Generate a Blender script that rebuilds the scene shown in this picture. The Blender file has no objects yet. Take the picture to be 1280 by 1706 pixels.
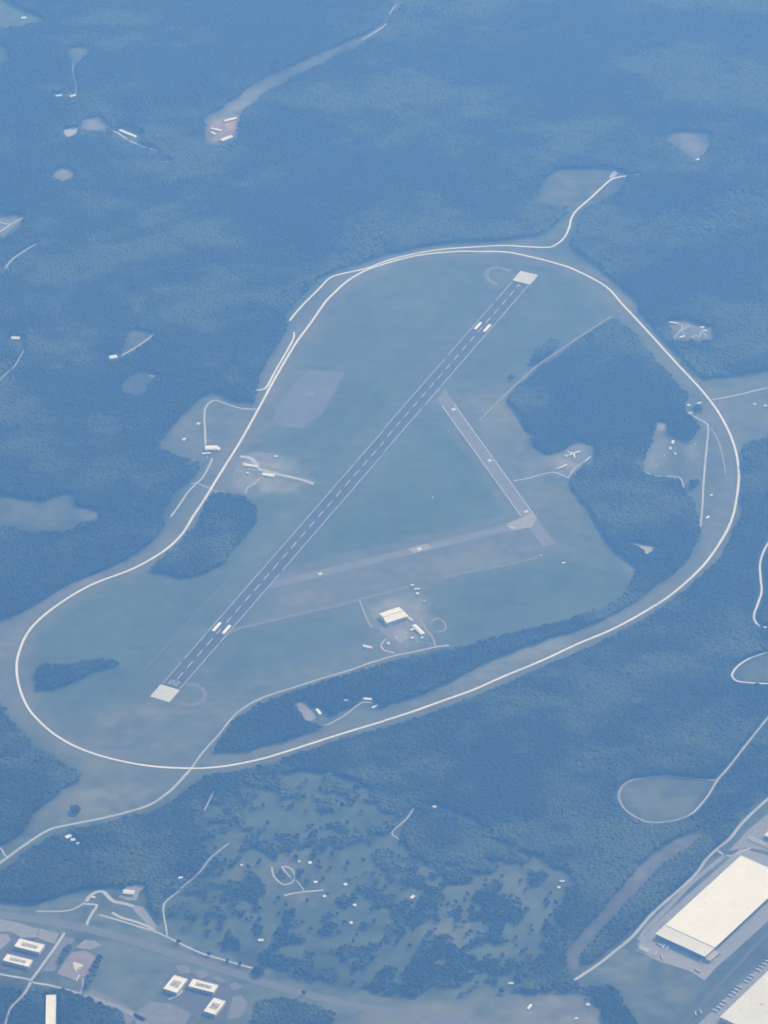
import bpy, math, random
import numpy as np
from mathutils import Vector

random.seed(7)
rng = np.random.default_rng(11)
S = bpy.context.scene
COL = S.collection
R = math.radians

# ------------------------------------------------------------------ camera
FPX, CX, CY = 8000.0, 640.0, 853.0          # focal length in pixels of a 1280 x 1706 frame
PITCH, H = R(34.6), 8280.0
D0 = H / math.tan(PITCH)                    # ground distance to the middle of the frame
SP, CP = math.sin(PITCH), math.cos(PITCH)
cam = bpy.data.cameras.new('camera')
cam.sensor_fit = 'VERTICAL'; cam.sensor_height = 36.0
cam.lens = 36.0 * FPX / 1706.0
cam.clip_start = 10.0; cam.clip_end = 120000.0
camo = bpy.data.objects.new('camera', cam); COL.objects.link(camo)
camo.location = (0, -D0, H); camo.rotation_euler = (math.pi / 2 - PITCH, 0, 0)
S.camera = camo

# ------------------------------------------------------------------ sky, sun, exposure
SUN_EL, SUN_AZ = R(43), R(44)               # azimuth clockwise from +Y
world = bpy.data.worlds.new('World'); S.world = world; world.use_nodes = True
wn = world.node_tree; bg = wn.nodes['Background']
sky = wn.nodes.new('ShaderNodeTexSky'); sky.sky_type = 'NISHITA'; sky.sun_disc = False
sky.sun_elevation = SUN_EL; sky.sun_rotation = SUN_AZ
wn.links.new(sky.outputs[0], bg.inputs[0]); bg.inputs[1].default_value = 0.15
sun = bpy.data.lights.new('sun', 'SUN'); sun.energy = 2.5; sun.angle = R(0.53); sun.color = (1.0, 0.99, 0.975)
suno = bpy.data.objects.new('sun', sun); COL.objects.link(suno)
sdir = Vector((math.cos(SUN_EL) * math.sin(SUN_AZ), math.cos(SUN_EL) * math.cos(SUN_AZ), math.sin(SUN_EL)))
suno.rotation_euler = sdir.to_track_quat('Z', 'Y').to_euler(); suno.location = (4000, 0, 7000)
vs = S.view_settings
vs.view_transform = 'Standard'; vs.look = 'None'; vs.gamma = 1.0; vs.use_curve_mapping = False
vs.exposure = 0.52
S.cycles.use_denoising = True
S.cycles.max_bounces = 4; S.cycles.diffuse_bounces = 2; S.cycles.volume_bounces = 3
S.cycles.use_adaptive_sampling = False

HAZE_DENSITY, HAZE_COLOR = 7.0e-5, (0.185, 0.455, 1.0)

# ------------------------------------------------------------------ pixel of the survey frame <-> ground
def G(x, y, z=0.0):
    a, b = (x - CX) / FPX, (CY - y) / FPX
    dx, dy, dz = a, CP + b * SP, -SP + b * CP
    t = (z - H) / dz
    return (dx * t, -D0 + dy * t, z)

def GP(pts, z=0.0):
    return [G(x, y, z) for x, y in pts]

def PX(X, Y, Z=0.0):
    """ground metres -> survey frame coordinates (numpy)"""
    rx, ry, rz = X, Y + D0, Z - H
    dep = ry * CP - rz * SP
    up = ry * SP + rz * CP
    return CX + FPX * rx / dep, CY - FPX * up / dep

# ------------------------------------------------------------------ numpy noise and polygons
def vnoise(x, y, seed=0):
    xi, yi = np.floor(x).astype(np.int64), np.floor(y).astype(np.int64)
    fx, fy = x - xi, y - yi
    fx, fy = fx * fx * (3 - 2 * fx), fy * fy * (3 - 2 * fy)
    def h(a, b):
        n = (a * 374761393 + b * 668265263 + seed * 1274126177) & 0xffffffff
        n = ((n ^ (n >> 13)) * 1274126177) & 0xffffffff
        return ((n ^ (n >> 16)) & 0xffff) / 65535.0
    return (h(xi, yi) * (1 - fx) + h(xi + 1, yi) * fx) * (1 - fy) + (h(xi, yi + 1) * (1 - fx) + h(xi + 1, yi + 1) * fx) * fy

def fbm(x, y, seed=0, octs=4):
    s, a, t = 0.0, 0.5, 0.0
    for o in range(octs):
        s = s + a * vnoise(x * 2 ** o, y * 2 ** o, seed + o * 17); t += a; a *= 0.5
    return s / t

def inpoly(px, py, poly):
    P = np.array(poly, float)
    res = np.zeros(px.shape, bool)
    bb = (px >= P[:, 0].min()) & (px <= P[:, 0].max()) & (py >= P[:, 1].min()) & (py <= P[:, 1].max())
    if not bb.any():
        return res
    x, y = px[bb], py[bb]; ins = np.zeros(x.shape, bool)
    for i in range(len(P)):
        x1, y1 = P[i - 1]; x2, y2 = P[i]
        if y1 == y2: continue
        c = ((y1 > y) != (y2 > y)) & (x < (x2 - x1) * (y - y1) / (y2 - y1) + x1)
        ins ^= c
    res[bb] = ins
    return res

def blur(m, r):
    m = m.astype(np.float32)
    if r < 1: return m
    for _ in range(2):
        for ax in (0, 1):
            p = np.pad(m, [(r + 1, r) if a == ax else (0, 0) for a in (0, 1)], mode='edge')
            c = np.cumsum(p, axis=ax)
            n = m.shape[ax]
            if ax == 0: m = (c[2 * r + 1:2 * r + 1 + n] - c[:n]) / (2 * r + 1)
            else: m = (c[:, 2 * r + 1:2 * r + 1 + n] - c[:, :n]) / (2 * r + 1)
    return m

def smooth(pts, n=6, closed=False):
    P = [np.array(p, float) for p in pts]; out = []
    N = len(P); rngi = range(N) if closed else range(N - 1)
    for i in rngi:
        p0 = P[i - 1] if (closed or i > 0) else P[0]
        p1 = P[i]; p2 = P[(i + 1) % N]
        p3 = P[(i + 2) % N] if (closed or i + 2 < N) else P[-1]
        for k in range(n):
            t = k / n
            out.append(0.5 * ((2 * p1) + (-p0 + p2) * t + (2 * p0 - 5 * p1 + 4 * p2 - p3) * t * t + (-p0 + 3 * p1 - 3 * p2 + p3) * t ** 3))
    if not closed: out.append(P[-1])
    return [tuple(o) for o in out]

# ------------------------------------------------------------------ materials
MATS = {}
def pmat(name, col, rough=0.85, var=0.18, scale=0.05, spec=0.2, metal=0.0, fine=0.6):
    """procedural: base colour broken up by coarse and fine object-space noise"""
    if name in MATS: return MATS[name]
    m = bpy.data.materials.new(name); m.use_nodes = True; nt = m.node_tree; b = nt.nodes['Principled BSDF']
    tc = nt.nodes.new('ShaderNodeNewGeometry')
    n1 = nt.nodes.new('ShaderNodeTexNoise'); n1.inputs['Scale'].default_value = scale; n1.inputs['Detail'].default_value = 4
    n2 = nt.nodes.new('ShaderNodeTexNoise'); n2.inputs['Scale'].default_value = fine; n2.inputs['Detail'].default_value = 2
    ad = nt.nodes.new('ShaderNodeMath'); ad.operation = 'ADD'
    mr = nt.nodes.new('ShaderNodeMapRange'); mr.inputs['From Min'].default_value = 0.6; mr.inputs['From Max'].default_value = 1.4
    mr.inputs['To Min'].default_value = 1 - var; mr.inputs['To Max'].default_value = 1 + var
    mx = nt.nodes.new('ShaderNodeMix'); mx.data_type = 'RGBA'; mx.blend_type = 'MULTIPLY'; mx.inputs[0].default_value = 1
    mx.inputs[6].default_value = (*col, 1)
    nt.links.new(tc.outputs['Position'], n1.inputs['Vector']); nt.links.new(tc.outputs['Position'], n2.inputs['Vector'])
    nt.links.new(n1.outputs[0], ad.inputs[0]); nt.links.new(n2.outputs[0], ad.inputs[1])
    nt.links.new(ad.outputs[0], mr.inputs[0]); nt.links.new(mr.outputs[0], mx.inputs[7])
    nt.links.new(mx.outputs[2], b.inputs['Base Color'])
    b.inputs['Roughness'].default_value = rough; b.inputs['Specular IOR Level'].default_value = spec; b.inputs['Metallic'].default_value = metal
    MATS[name] = m
    return m

def land_mat():
    m = bpy.data.materials.new('land_cover'); m.use_nodes = True; nt = m.node_tree; b = nt.nodes['Principled BSDF']
    at = nt.nodes.new('ShaderNodeAttribute'); at.attribute_name = 'land'
    ge = nt.nodes.new('ShaderNodeNewGeometry')
    n1 = nt.nodes.new('ShaderNodeTexNoise'); n1.inputs['Scale'].default_value = 0.03; n1.inputs['Detail'].default_value = 6
    n1.inputs['Roughness'].default_value = 0.65
    mr = nt.nodes.new('ShaderNodeMapRange'); mr.inputs['From Min'].default_value = 0.3; mr.inputs['From Max'].default_value = 0.7
    mr.inputs['To Min'].default_value = 0.78; mr.inputs['To Max'].default_value = 1.22
    mx = nt.nodes.new('ShaderNodeMix'); mx.data_type = 'RGBA'; mx.blend_type = 'MULTIPLY'; mx.inputs[0].default_value = 1
    mp = nt.nodes.new('ShaderNodeMapping'); mp.inputs['Rotation'].default_value = (0, 0, -1.08); mp.inputs['Scale'].default_value = (0.06, 1, 1)
    n2 = nt.nodes.new('ShaderNodeTexNoise'); n2.inputs['Scale'].default_value = 0.035; n2.inputs['Detail'].default_value = 3      # mowing and wheel streaks along the runway
    nt.links.new(ge.outputs['Position'], mp.inputs['Vector']); nt.links.new(mp.outputs[0], n2.inputs['Vector'])
    ma = nt.nodes.new('ShaderNodeMath'); ma.operation = 'MULTIPLY_ADD'; ma.inputs[1].default_value = 0.55
    m0 = nt.nodes.new('ShaderNodeMath'); m0.operation = 'MULTIPLY'; m0.inputs[1].default_value = 0.45
    nt.links.new(ge.outputs['Position'], n1.inputs['Vector']); nt.links.new(n1.outputs[0], ma.inputs[0]); nt.links.new(n2.outputs[0], m0.inputs[0]); nt.links.new(m0.outputs[0], ma.inputs[2]); nt.links.new(ma.outputs[0], mr.inputs[0])
    nt.links.new(at.outputs['Color'], mx.inputs[6]); nt.links.new(mr.outputs[0], mx.inputs[7])
    nt.links.new(mx.outputs[2], b.inputs['Base Color']); b.inputs['Roughness'].default_value = 0.95
    b.inputs['Specular IOR Level'].default_value = 0.05
    return m

def leaf_mat():
    m = bpy.data.materials.new('foliage'); m.use_nodes = True; nt = m.node_tree; b = nt.nodes['Principled BSDF']
    at = nt.nodes.new('ShaderNodeAttribute'); at.attribute_type = 'INSTANCER'; at.attribute_name = 'tint'
    oi = nt.nodes.new('ShaderNodeObjectInfo')
    ad = nt.nodes.new('ShaderNodeMath'); ad.operation = 'MULTIPLY_ADD'; ad.inputs[1].default_value = 0.22
    rp = nt.nodes.new('ShaderNodeValToRGB')
    e = rp.color_ramp.elements
    e[0].position = 0.0; e[0].color = (0.026, 0.040, 0.018, 1)
    e[1].position = 1.0; e[1].color = (0.130, 0.170, 0.078, 1)
    k = e.new(0.45); k.color = (0.040, 0.058, 0.025, 1)
    nt.links.new(oi.outputs['Random'], ad.inputs[0]); nt.links.new(at.outputs['Fac'], ad.inputs[2])
    nt.links.new(ad.outputs[0], rp.inputs[0]); nt.links.new(rp.outputs[0], b.inputs['Base Color'])
    b.inputs['Roughness'].default_value = 0.75; b.inputs['Specular IOR Level'].default_value = 0.1
    leaf_glow(nt, b, rp.outputs[0])
    return m
def leaf_glow(nt, b, colour):
    # thin leaves let part of the light through
    tl = nt.nodes.new('ShaderNodeBsdfTranslucent'); mx = nt.nodes.new('ShaderNodeMixShader'); mx.inputs[0].default_value = 0.42
    out = next(n for n in nt.nodes if n.type == 'OUTPUT_MATERIAL')
    nt.links.new(colour, tl.inputs['Color']); nt.links.new(b.outputs[0], mx.inputs[1]); nt.links.new(tl.outputs[0], mx.inputs[2]); nt.links.new(mx.outputs[0], out.inputs['Surface'])
LAND, LEAF = land_mat(), leaf_mat()
BARK = pmat('bark', (0.09, 0.07, 0.05))
M_ROAD = pmat('pale_concrete', (0.66, 0.70, 0.74), var=0.22, scale=0.012)
M_LANE = pmat('gravel_lane', (0.39, 0.43, 0.475), var=0.28, scale=0.015)
M_TRACKD = pmat('dirt_track', (0.30, 0.28, 0.23), var=0.25)
M_ASPH = pmat('runway_asphalt', (0.070, 0.080, 0.074), var=0.30, scale=0.015)
M_OLDP = pmat('weathered_pavement', (0.175, 0.18, 0.172), var=0.22, scale=0.02)
M_PAVE = pmat('grey_tarmac', (0.095, 0.098, 0.10), var=0.2)
M_HIGH = pmat('highway_asphalt', (0.145, 0.155, 0.15), var=0.15)
M_LOT = pmat('lot_concrete', (0.25, 0.265, 0.28), var=0.22)
M_PAINT = pmat('white_paint', (0.76, 0.79, 0.82), var=0.08)
M_WORN = pmat('worn_white_paint', (0.46, 0.52, 0.58), var=0.25)
M_SLAB = pmat('threshold_concrete', (0.54, 0.57, 0.60), var=0.14)
M_ROOF = pmat('white_membrane_roof', (0.79, 0.81, 0.81), var=0.07, scale=0.02, rough=0.6)
M_ROOF2 = pmat('weathered_white_roof', (0.66, 0.685, 0.70), var=0.10, scale=0.02, rough=0.7)
M_ROOFG = pmat('grey_gravel_roof', (0.40, 0.40, 0.39), var=0.12)
M_METAL = pmat('white_sheet_metal', (0.78, 0.82, 0.85), var=0.05, rough=0.5, spec=0.4)
M_WALL = pmat('pale_wall_panel', (0.52, 0.50, 0.46), var=0.08)
M_WALLG = pmat('grey_wall_panel', (0.30, 0.30, 0.30), var=0.08)
M_DARK = pmat('dark_opening', (0.04, 0.04, 0.045), var=0.1)
M_UNIT = pmat('galvanised_unit', (0.45, 0.46, 0.47), var=0.1, rough=0.5, metal=0.3)
M_SHING = pmat('grey_shingle', (0.20, 0.19, 0.18), var=0.15)
M_PLANE = pmat('white_aircraft_paint', (0.76, 0.83, 0.90), var=0.05, rough=0.4, spec=0.5)
M_TYRE = pmat('black_rubber', (0.025, 0.025, 0.025), var=0.1)
M_GLASS = pmat('dark_glass', (0.03, 0.035, 0.045), var=0.05, rough=0.15, spec=0.6)
M_PILE = pmat('pale_stone_heap', (0.62, 0.58, 0.55), var=0.15)
M_CABS = [pmat('cab_paint_red', (0.35, 0.05, 0.04)), pmat('cab_paint_blue', (0.05, 0.10, 0.28)), pmat('cab_paint_white', (0.75, 0.75, 0.73))]

# ------------------------------------------------------------------ mesh helpers
def tag(o, label, cat=None, group=None, kind=None):
    o['label'] = label
    if cat: o['category'] = cat
    if group: o['group'] = group
    if kind: o['kind'] = kind
    return o

def link_mesh(name, verts, faces, mat, parent=None, loc=(0, 0, 0), smooth_shade=False):
    me = bpy.data.meshes.new(name)
    me.from_pydata([tuple(v) for v in verts], [], faces); me.update()
    if mat: me.materials.append(mat)
    if smooth_shade:
        me.polygons.foreach_set('use_smooth', [True] * len(me.polygons))
    o = bpy.data.objects.new(name, me); COL.objects.link(o); o.location = loc
    if parent: o.parent = parent
    return o

def thing(name, label, cat, loc=(0, 0, 0), rz=0.0, group=None):
    o = bpy.data.objects.new(name, None); COL.objects.link(o)
    o.location = loc; o.rotation_euler = (0, 0, rz); o.empty_display_size = 5
    return tag(o, label, cat, group)

class MB:
    def __init__(s): s.v, s.f = [], []
    def box(s, cx, cy, z0, sx, sy, h, rz=0.0):
        n = len(s.v); c, d = math.cos(rz), math.sin(rz)
        for z in (z0, z0 + h):
            for a, b in ((-1, -1), (1, -1), (1, 1), (-1, 1)):
                x, y = a * sx / 2, b * sy / 2
                s.v.append((cx + x * c - y * d, cy + x * d + y * c, z))
        s.f += [(n, n + 3, n + 2, n + 1), (n + 4, n + 5, n + 6, n + 7)] + [(n + i, n + (i + 1) % 4, n + 4 + (i + 1) % 4, n + 4 + i) for i in range(4)]
        return s
    def prism(s, pts, z0, z1):
        a = sum(pts[i - 1][0] * pts[i][1] - pts[i][0] * pts[i - 1][1] for i in range(len(pts)))
        if a < 0: pts = pts[::-1]
        n, k = len(s.v), len(pts)
        s.v += [(p[0], p[1], z0) for p in pts] + [(p[0], p[1], z1) for p in pts]
        s.f += [tuple(range(n + k, n + 2 * k)), tuple(range(n + k - 1, n - 1, -1))]
        s.f += [(n + i, n + (i + 1) % k, n + k + (i + 1) % k, n + k + i) for i in range(k)]
        return s
    def gable(s, L, W, z0, rise, over=0.5, th=0.35):
        """two roof slopes with thickness, ridge along x"""
        l, w = L / 2 + over, W / 2 + over; n = len(s.v); zz = z0 - rise * over / (W / 2)
        for x in (-l, l):
            s.v += [(x, -w, zz), (x, 0, z0 + rise), (x, w, zz), (x, w, zz + th), (x, 0, z0 + rise + th), (x, -w, zz + th)]
        s.f += [(n, n + 1, n + 4, n + 5), (n + 1, n + 2, n + 3, n + 4), (n + 11, n + 10, n + 7, n + 6), (n + 10, n + 9, n + 8, n + 7)]
        for i in range(6):
            j = (i + 1) % 6
            s.f.append((n + i, n + 6 + i, n + 6 + j, n + j))
        return s
    def gablewall(s, L, W, h, rise):
        n = len(s.v)
        for x in (-L / 2, L / 2):
            s.v += [(x, -W / 2, 0), (x, W / 2, 0), (x, W / 2, h), (x, 0, h + rise), (x, -W / 2, h)]
        s.f += [(n, n + 4, n + 3, n + 2, n + 1), (n + 5, n + 6, n + 7, n + 8, n + 9)]
        for i in range(5):
            j = (i + 1) % 5; s.f.append((n + i, n + j, n + 5 + j, n + 5 + i))
        return s
    def lathe(s, prof, axis_z=0.0, seg=12, sy=1.0):
        """rings along local x: list of (x, radius, z offset)"""
        n = len(s.v)
        for x, r, dz in prof:
            for k in range(seg):
                a = 2 * math.pi * k / seg
                s.v.append((x, r * sy * math.cos(a), axis_z + dz + r * math.sin(a)))
        for i in range(len(prof) - 1):
            for k in range(seg):
                a = n + i * seg + k; b = n + i * seg + (k + 1) % seg
                s.f.append((a, b, b + seg, a + seg))
        s.f.append(tuple(n + k for k in range(seg))[::-1]); s.f.append(tuple(n + (len(prof) - 1) * seg + k for k in range(seg)))
        return s
    def cyl(s, cx, cy, z0, r, h, seg=12, r2=None):
        n = len(s.v); r2 = r if r2 is None else r2
        for rr, z in ((r, z0), (r2, z0 + h)):
            for k in range(seg):
                a = 2 * math.pi * k / seg; s.v.append((cx + rr * math.cos(a), cy + rr * math.sin(a), z))
        s.f += [(n + k, n + (k + 1) % seg, n + seg + (k + 1) % seg, n + seg + k) for k in range(seg)]
        s.f += [tuple(range(n + seg - 1, n - 1, -1)), tuple(range(n + seg, n + 2 * seg))]
        return s
    def build(s, name, mat, parent=None, loc=(0, 0, 0), smooth_shade=False):
        return link_mesh(name, s.v, s.f, mat, parent, loc, smooth_shade)

ROADS = []     # (ground polyline, half width) used to keep trees off
def ribbon_mesh(pts, width, z1, z0=-0.05, closed=False, wob=0.0):
    P = np.array(pts)[:, :2]; n = len(P)
    nx = np.roll(P, -1, 0); pv = np.roll(P, 1, 0)
    if not closed: nx[-1] = P[-1]; pv[0] = P[0]
    t = nx - pv; t /= np.maximum(np.linalg.norm(t, axis=1, keepdims=True), 1e-6)
    nr = np.stack([-t[:, 1], t[:, 0]], 1)
    wl = width / 2 * (1 + wob * (rng.random(n) - 0.5) * 2)[:, None]; wr = width / 2 * (1 + wob * (rng.random(n) - 0.5) * 2)[:, None]
    L, Rr = P + nr * wl, P - nr * wr
    v, f = [], []
    for a, b in zip(L, Rr):
        v += [(a[0], a[1], z0), (a[0], a[1], z1), (b[0], b[1], z1), (b[0], b[1], z0)]
    m = n if closed else n - 1
    for i in range(m):
        a, b = 4 * i, 4 * ((i + 1) % n)
        f += [(a, a + 1, b + 1, b), (a + 1, a + 2, b + 2, b + 1), (a + 2, a + 3, b + 3, b + 2)]
    if not closed:
        f += [(0, 3, 2, 1), (4 * n - 4, 4 * n - 3, 4 * n - 2, 4 * n - 1)]
    return v, f

def road(name, label, px, width, mat, z=0.3, closed=False, clear=14, wob=0.08, n=6):
    g = [G(x, y) for x, y in smooth(px, n, closed)]
    v, f = ribbon_mesh(g, width, z, closed=closed, wob=wob)
    o = link_mesh(name, v, f, mat); tag(o, label, kind='structure')
    ROADS.append((np.array(g)[:, :2], width / 2 + clear, closed))
    return o

SHEETS = []
def sheet(name, label, px, mat, z=0.2, rag=1.0, n=3):
    """a paved or bare patch: raised slab with slightly ragged outline"""
    if rag > 0:
        SHEETS.append(px)
        q = []
        for i in range(len(px)):
            a, b = px[i], px[(i + 1) % len(px)]
            q += [(a[0] + (b[0] - a[0]) * k / n, a[1] + (b[1] - a[1]) * k / n) for k in range(n)]
        px = [(x + random.uniform(-rag, rag), y + random.uniform(-rag, rag) * 0.6) for x, y in px]
    g = [G(x, y) for x, y in px]
    o = MB().prism([(p[0], p[1]) for p in g], -0.05, z).build(name, mat)
    return tag(o, label, kind='structure')

# ------------------------------------------------------------------ land cover (survey outlines)
FLOOR = (0.030, 0.040, 0.020)
GRASS, LUSH, OLIVE = (0.083, 0.113, 0.068), (0.068, 0.104, 0.060), (0.112, 0.124, 0.070)
DRY, PALE, BARE, LILAC, CLAY = (0.138, 0.143, 0.098), (0.200, 0.208, 0.172), (0.205, 0.198, 0.165), (0.190, 0.196, 0.205), (0.32, 0.235, 0.19)

AIRFIELD = [(700,413),(750,404),(800,402),(850,398),(900,392),(930,372),(950,345),(975,345),(965,385),(945,405),(990,436),(1022,466),(1062,500),(1078,530),
  (1112,570),(1150,608),(1172,630),(1215,628),(1280,618),(1330,610),(1330,715),(1240,740),(1238,800),(1238,850),(1229,880),(1205,925),(1168,963),(1122,998),(1080,1027),
  (1030,1056),(980,1080),(930,1101),(880,1123),(830,1144),(780,1165),(730,1183),(680,1200),(620,1217),(560,1235),(500,1254),(450,1272),(400,1284),
  (345,1291),(328,1303),(310,1314),(290,1333),(250,1352),(215,1362),(170,1372),(110,1384),(75,1400),(30,1432),(-20,1465),(-20,1430),(40,1385),(58,1352),
  (95,1322),(130,1300),(133,1280),(95,1262),(55,1242),(28,1212),(8,1182),(-20,1150),(-20,1040),(20,1028),(60,1006),(90,986),(130,966),(180,947),(228,922),(252,902),
  (268,885),(272,852),(292,822),(322,795),(338,772),(300,760),(270,748),(258,742),(296,700),(335,662),(358,650),(392,668),(420,672),(428,640),(436,615),
  (450,590),(470,565),(477,545),(474,528),(498,500),(528,465),(560,449),(600,439),(650,424)]
INFIELD_WOOD = [(850,662),(866,642),(898,614),(932,594),(950,578),(985,552),(1020,530),(1042,542),(1062,562),(1088,592),(1106,614),(1122,634),(1140,652),(1150,664),(1138,680),
  (1160,702),(1166,716),(1152,738),(1134,732),(1116,728),(1100,704),(1090,720),(1080,750),(1068,782),(1090,794),(1135,798),(1142,812),(1164,850),(1166,882),(1160,908),
  (1148,934),(1120,958),(1080,984),(1050,990),(1060,965),(1064,946),(1030,918),(1002,885),(986,856),(962,822),(948,796),(968,782),(994,764),(992,742),(960,738),
  (938,750),(918,756),(893,748),(888,728),(872,702)]
STRIP_WOOD = [(352,1252),(388,1202),(422,1178),(482,1154),(560,1131),(640,1105),(700,1090),(760,1080),(830,1062),(900,1042),(960,1029),(1020,1005),(1050,988),(1080,984),
  (1062,1002),(1000,1036),(958,1052),(915,1064),(870,1079),(828,1096),(780,1118),(742,1140),(702,1158),(650,1172),(610,1186),(560,1204),(500,1226),(450,1241),(400,1254)]
LEFT_GROVE = [(352,822),(400,826),(430,846),(420,880),(392,910),(372,938),(340,954),(300,962),(262,956),(246,946),(278,922),(308,898),(327,872),(342,844)]
THICKET = [(55,1117),(72,1106),(112,1109),(142,1101),(195,1098),(202,1106),(152,1120),(132,1132),(92,1148),(64,1146)]
PATH_GROVE = [(884,604),(900,574),(926,562),(936,572),(912,596),(896,606)]
PARK = [(500,1283),(560,1290),(640,1318),(690,1343),(722,1337),(790,1368),(850,1408),(900,1428),(952,1453),(964,1476),(942,1500),(932,1530),(944,1560),(902,1592),(856,1622),
  (880,1650),(700,1662),(600,1650),(500,1622),(400,1592),(300,1560),(268,1540),(266,1500),(288,1470),(300,1440),(330,1410),(330,1370),(370,1330),(420,1298)]
PARK_WOOD = [(690,1352),(730,1345),(770,1366),(810,1402),(850,1430),(790,1438),(715,1441),(686,1422),(668,1390)]
INDUSTRY = [(-30,1500),(60,1506),(140,1480),(240,1475),(270,1545),(400,1598),(500,1630),(640,1662),(800,1658),(960,1652),(1010,1680),(1000,1730),(540,1730),(560,1690),(480,1668),(430,1672),(420,1730),(150,1730),(140,1660),(90,1650),(30,1650),(-30,1640)]
DEPOT = [(1300,1300),(1235,1370),(1165,1445),(1090,1516),(1040,1562),(955,1628),(962,1640),(1020,1640),(1060,1700),(1060,1740),(1330,1740),(1330,1300)]

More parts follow.
